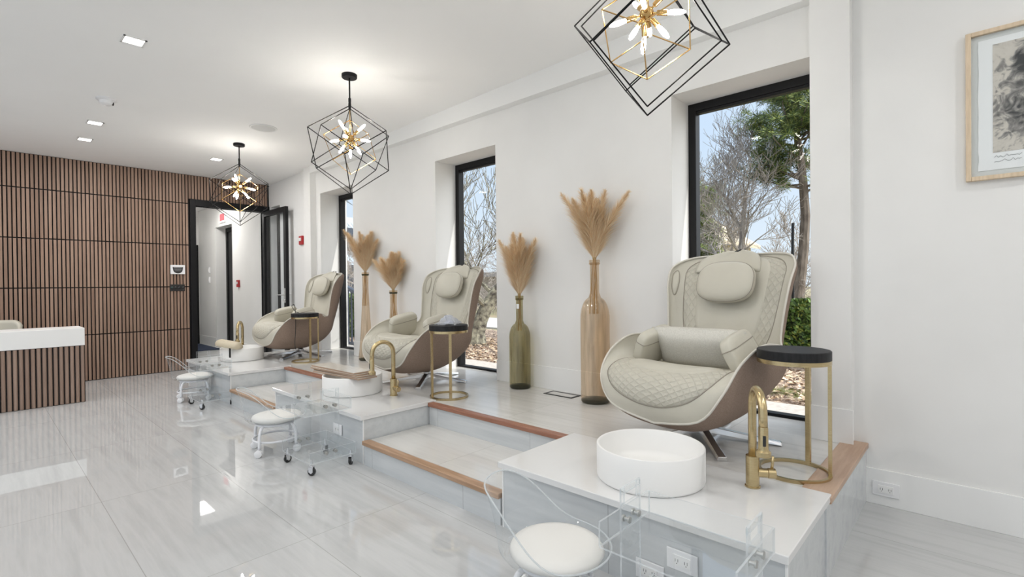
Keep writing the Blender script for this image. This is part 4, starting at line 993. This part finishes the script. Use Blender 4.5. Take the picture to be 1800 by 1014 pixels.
# ================================================================== ACRYLIC TROLLEYS
def sheet(mb, a, b):
    """clear sheet: wide faces clear, thin edge faces frosted"""
    d = [b[i] - a[i] for i in range(3)]; k = d.index(min(d)); n0 = len(mb.f); mb.box(a, b, 0)
    axis_faces = {2: (0, 1), 1: (2, 4), 0: (3, 5)}
    for i in range(6):
        if i not in axis_faces[k]: mb.mi[n0 + i] = 1
    return mb
def bolt(mb, c, ax=1):
    Mx = Matrix.Translation(c) @ Matrix.Rotation(PI / 2, 4, 'X')
    mb.lathe([(0, -.012), (.010, -.012), (.011, -.009), (.011, -.005), (.006, -.004), (.006, .010), (.011, .011), (.011, .016), (0, .017)], 16, M=Mx)
def trolley(x, y, lab):
    r = thing('acrylic_trolley', lab, 'trolley', (x, y, 0), 0, 'clear acrylic trolleys in front of the counters'); W2, L2, T_ = .16, .205, .006
    for nm, z0, z1, dx, dy in (('bottom_tray', .075, .15, .03, .01), ('top_tray', .38, .462, 0, 0)):
        m = MB(); sheet(m, (-W2 + dx, -L2, z0), (W2 + dx, L2, z0 + T_)); 
        for s_ in (-1, 1): sheet(m, (-W2 + dx, s_ * L2 - T_ / 2, z0 + T_), (W2 + dx, s_ * L2 + T_ / 2, z1))
        sheet(m, (W2 + dx - T_, -L2 + T_ / 2, z0 + T_), (W2 + dx, L2 - T_ / 2, z1))
        m.build(nm, [ACRYL, ACRYLEDGE], r)
    for s_ in (-1, 1):
        m = MB(); y0 = s_ * (L2 - .010) - T_ / 2; y1 = y0 + T_; a, b = -.05, .075
        sheet(m, (a, y0, .085), (b, y1, .48)); 
        sheet(m, (a, y0, .48), (a + .022, y1, .530)); sheet(m, (b - .022, y0, .48), (b, y1, .530)); sheet(m, (a, y0, .512), (b, y1, .534))
        pn = m.build('side_panel', [ACRYL, ACRYLEDGE], r)
        for z in (.125, .425):
            for xx in (-.018, .045):
                q = MB(); bolt(q, (xx, y0 + T_ / 2, z)); q.build('bolt', STEEL, pn, smooth=True, angle=.6)
    for sx_ in (-1, 1):
        for sy_ in (-1, 1):
            c = (.03 + sx_ * .135, sy_ * .18, 0); a = sx_ * .8 + sy_ * .5 + .4
            cs = MB(); Mx = Matrix.Translation((c[0], c[1], .024)) @ Matrix.Rotation(a, 4, 'Z') @ Matrix.Rotation(PI / 2, 4, 'X')
            cs.lathe([(.008, -.010), (.022, -.010), (.025, -.007), (.025, .007), (.022, .010), (.008, .010)], 20, M=Mx).build('caster', BLACKP, r, smooth=True, angle=.6)
            ck = [o_ for o_ in r.children if o_.name.startswith('caster')][-1]
            R2 = Matrix.Translation((c[0], c[1], 0)) @ Matrix.Rotation(a, 4, 'Z')
            f_ = MB().box((-.016, -.014, .022), (.012, -.011, .056), M=R2).box((-.016, .011, .022), (.012, .014, .056), M=R2).box((-.016, -.014, .054), (.014, .014, .058), M=R2).lathe([(.008, .056), (.008, .10)], 12, (c[0], c[1], 0))
            f_.lathe([(.009, -.016), (.009, .016)], 12, M=Mx)
            f_.build('fork', CHROME, ck)
trolley(1.47, .655, 'clear acrylic rolling trolley nearest the camera, cut by the bottom edge')
trolley(1.55, 3.28, 'clear acrylic rolling trolley in front of the middle counter')
trolley(1.615, 5.77, 'clear acrylic rolling trolley farthest away, in front of the farthest counter')

# ================================================================== RECEPTION DESK
dk = thing('reception_desk', 'reception desk with fluted walnut front and thick white top', 'desk', (.785, 6.955, 0))
MB().box((-2.6, .012, 0), (0, .50, .605)).build('body', SLATBACK, dk)
m = MB(); x = -2.58; k = 0
while x < -.02:
    pts = [(x + .016 - .016 * math.cos(PI * j / 6), .012 - .016 * math.sin(PI * j / 6)) for j in range(7)]
    m.prism(pts, .004, .60); x += .0425
m.build('fluted_front', DESKSLAT, dk)
MB().box((-2.6, -.008, .604), (.004, .42, .787)).build('desktop', mat('white_laminate', (.87, .87, .86), .3), dk, bevel=.003)
MB().box((-.001, .0, .004), (.004, .50, .604)).build('side_panel', SLATBACK, dk)
# chair behind the desk
dc = thing('desk_chair', 'cream round backed chair behind the reception desk', 'chair', (.10, 8.0, 0), 0)
def bk(u, v):
    a = -PI * .5 + (u - .5) * 2.3; q = v; R_ = .24 + .03 * q; e = (1 - abs(u - .5) * 2) ** .14
    return Vector((R_ * math.cos(a), R_ * math.sin(a) * -1 - .05, .45 + (.40 * min(1, e + .15)) * q))
MB().grid(bk, 24, 10).build('backrest', CREAM, dc, smooth=True).modifiers.new('s', 'SOLIDIFY').thickness = .05
MB().lathe([(0, .40), (.22, .40), (.245, .43), (.24, .47), (0, .48)], 32).build('seat', CREAM, dc, smooth=True)
MB().lathe([(.02, .03), (.02, .40)], 12).lathe([(0, 0), (.22, 0), (.22, .012), (.03, .03)], 32).build('pedestal', CHROME, dc, smooth=True, angle=.6)
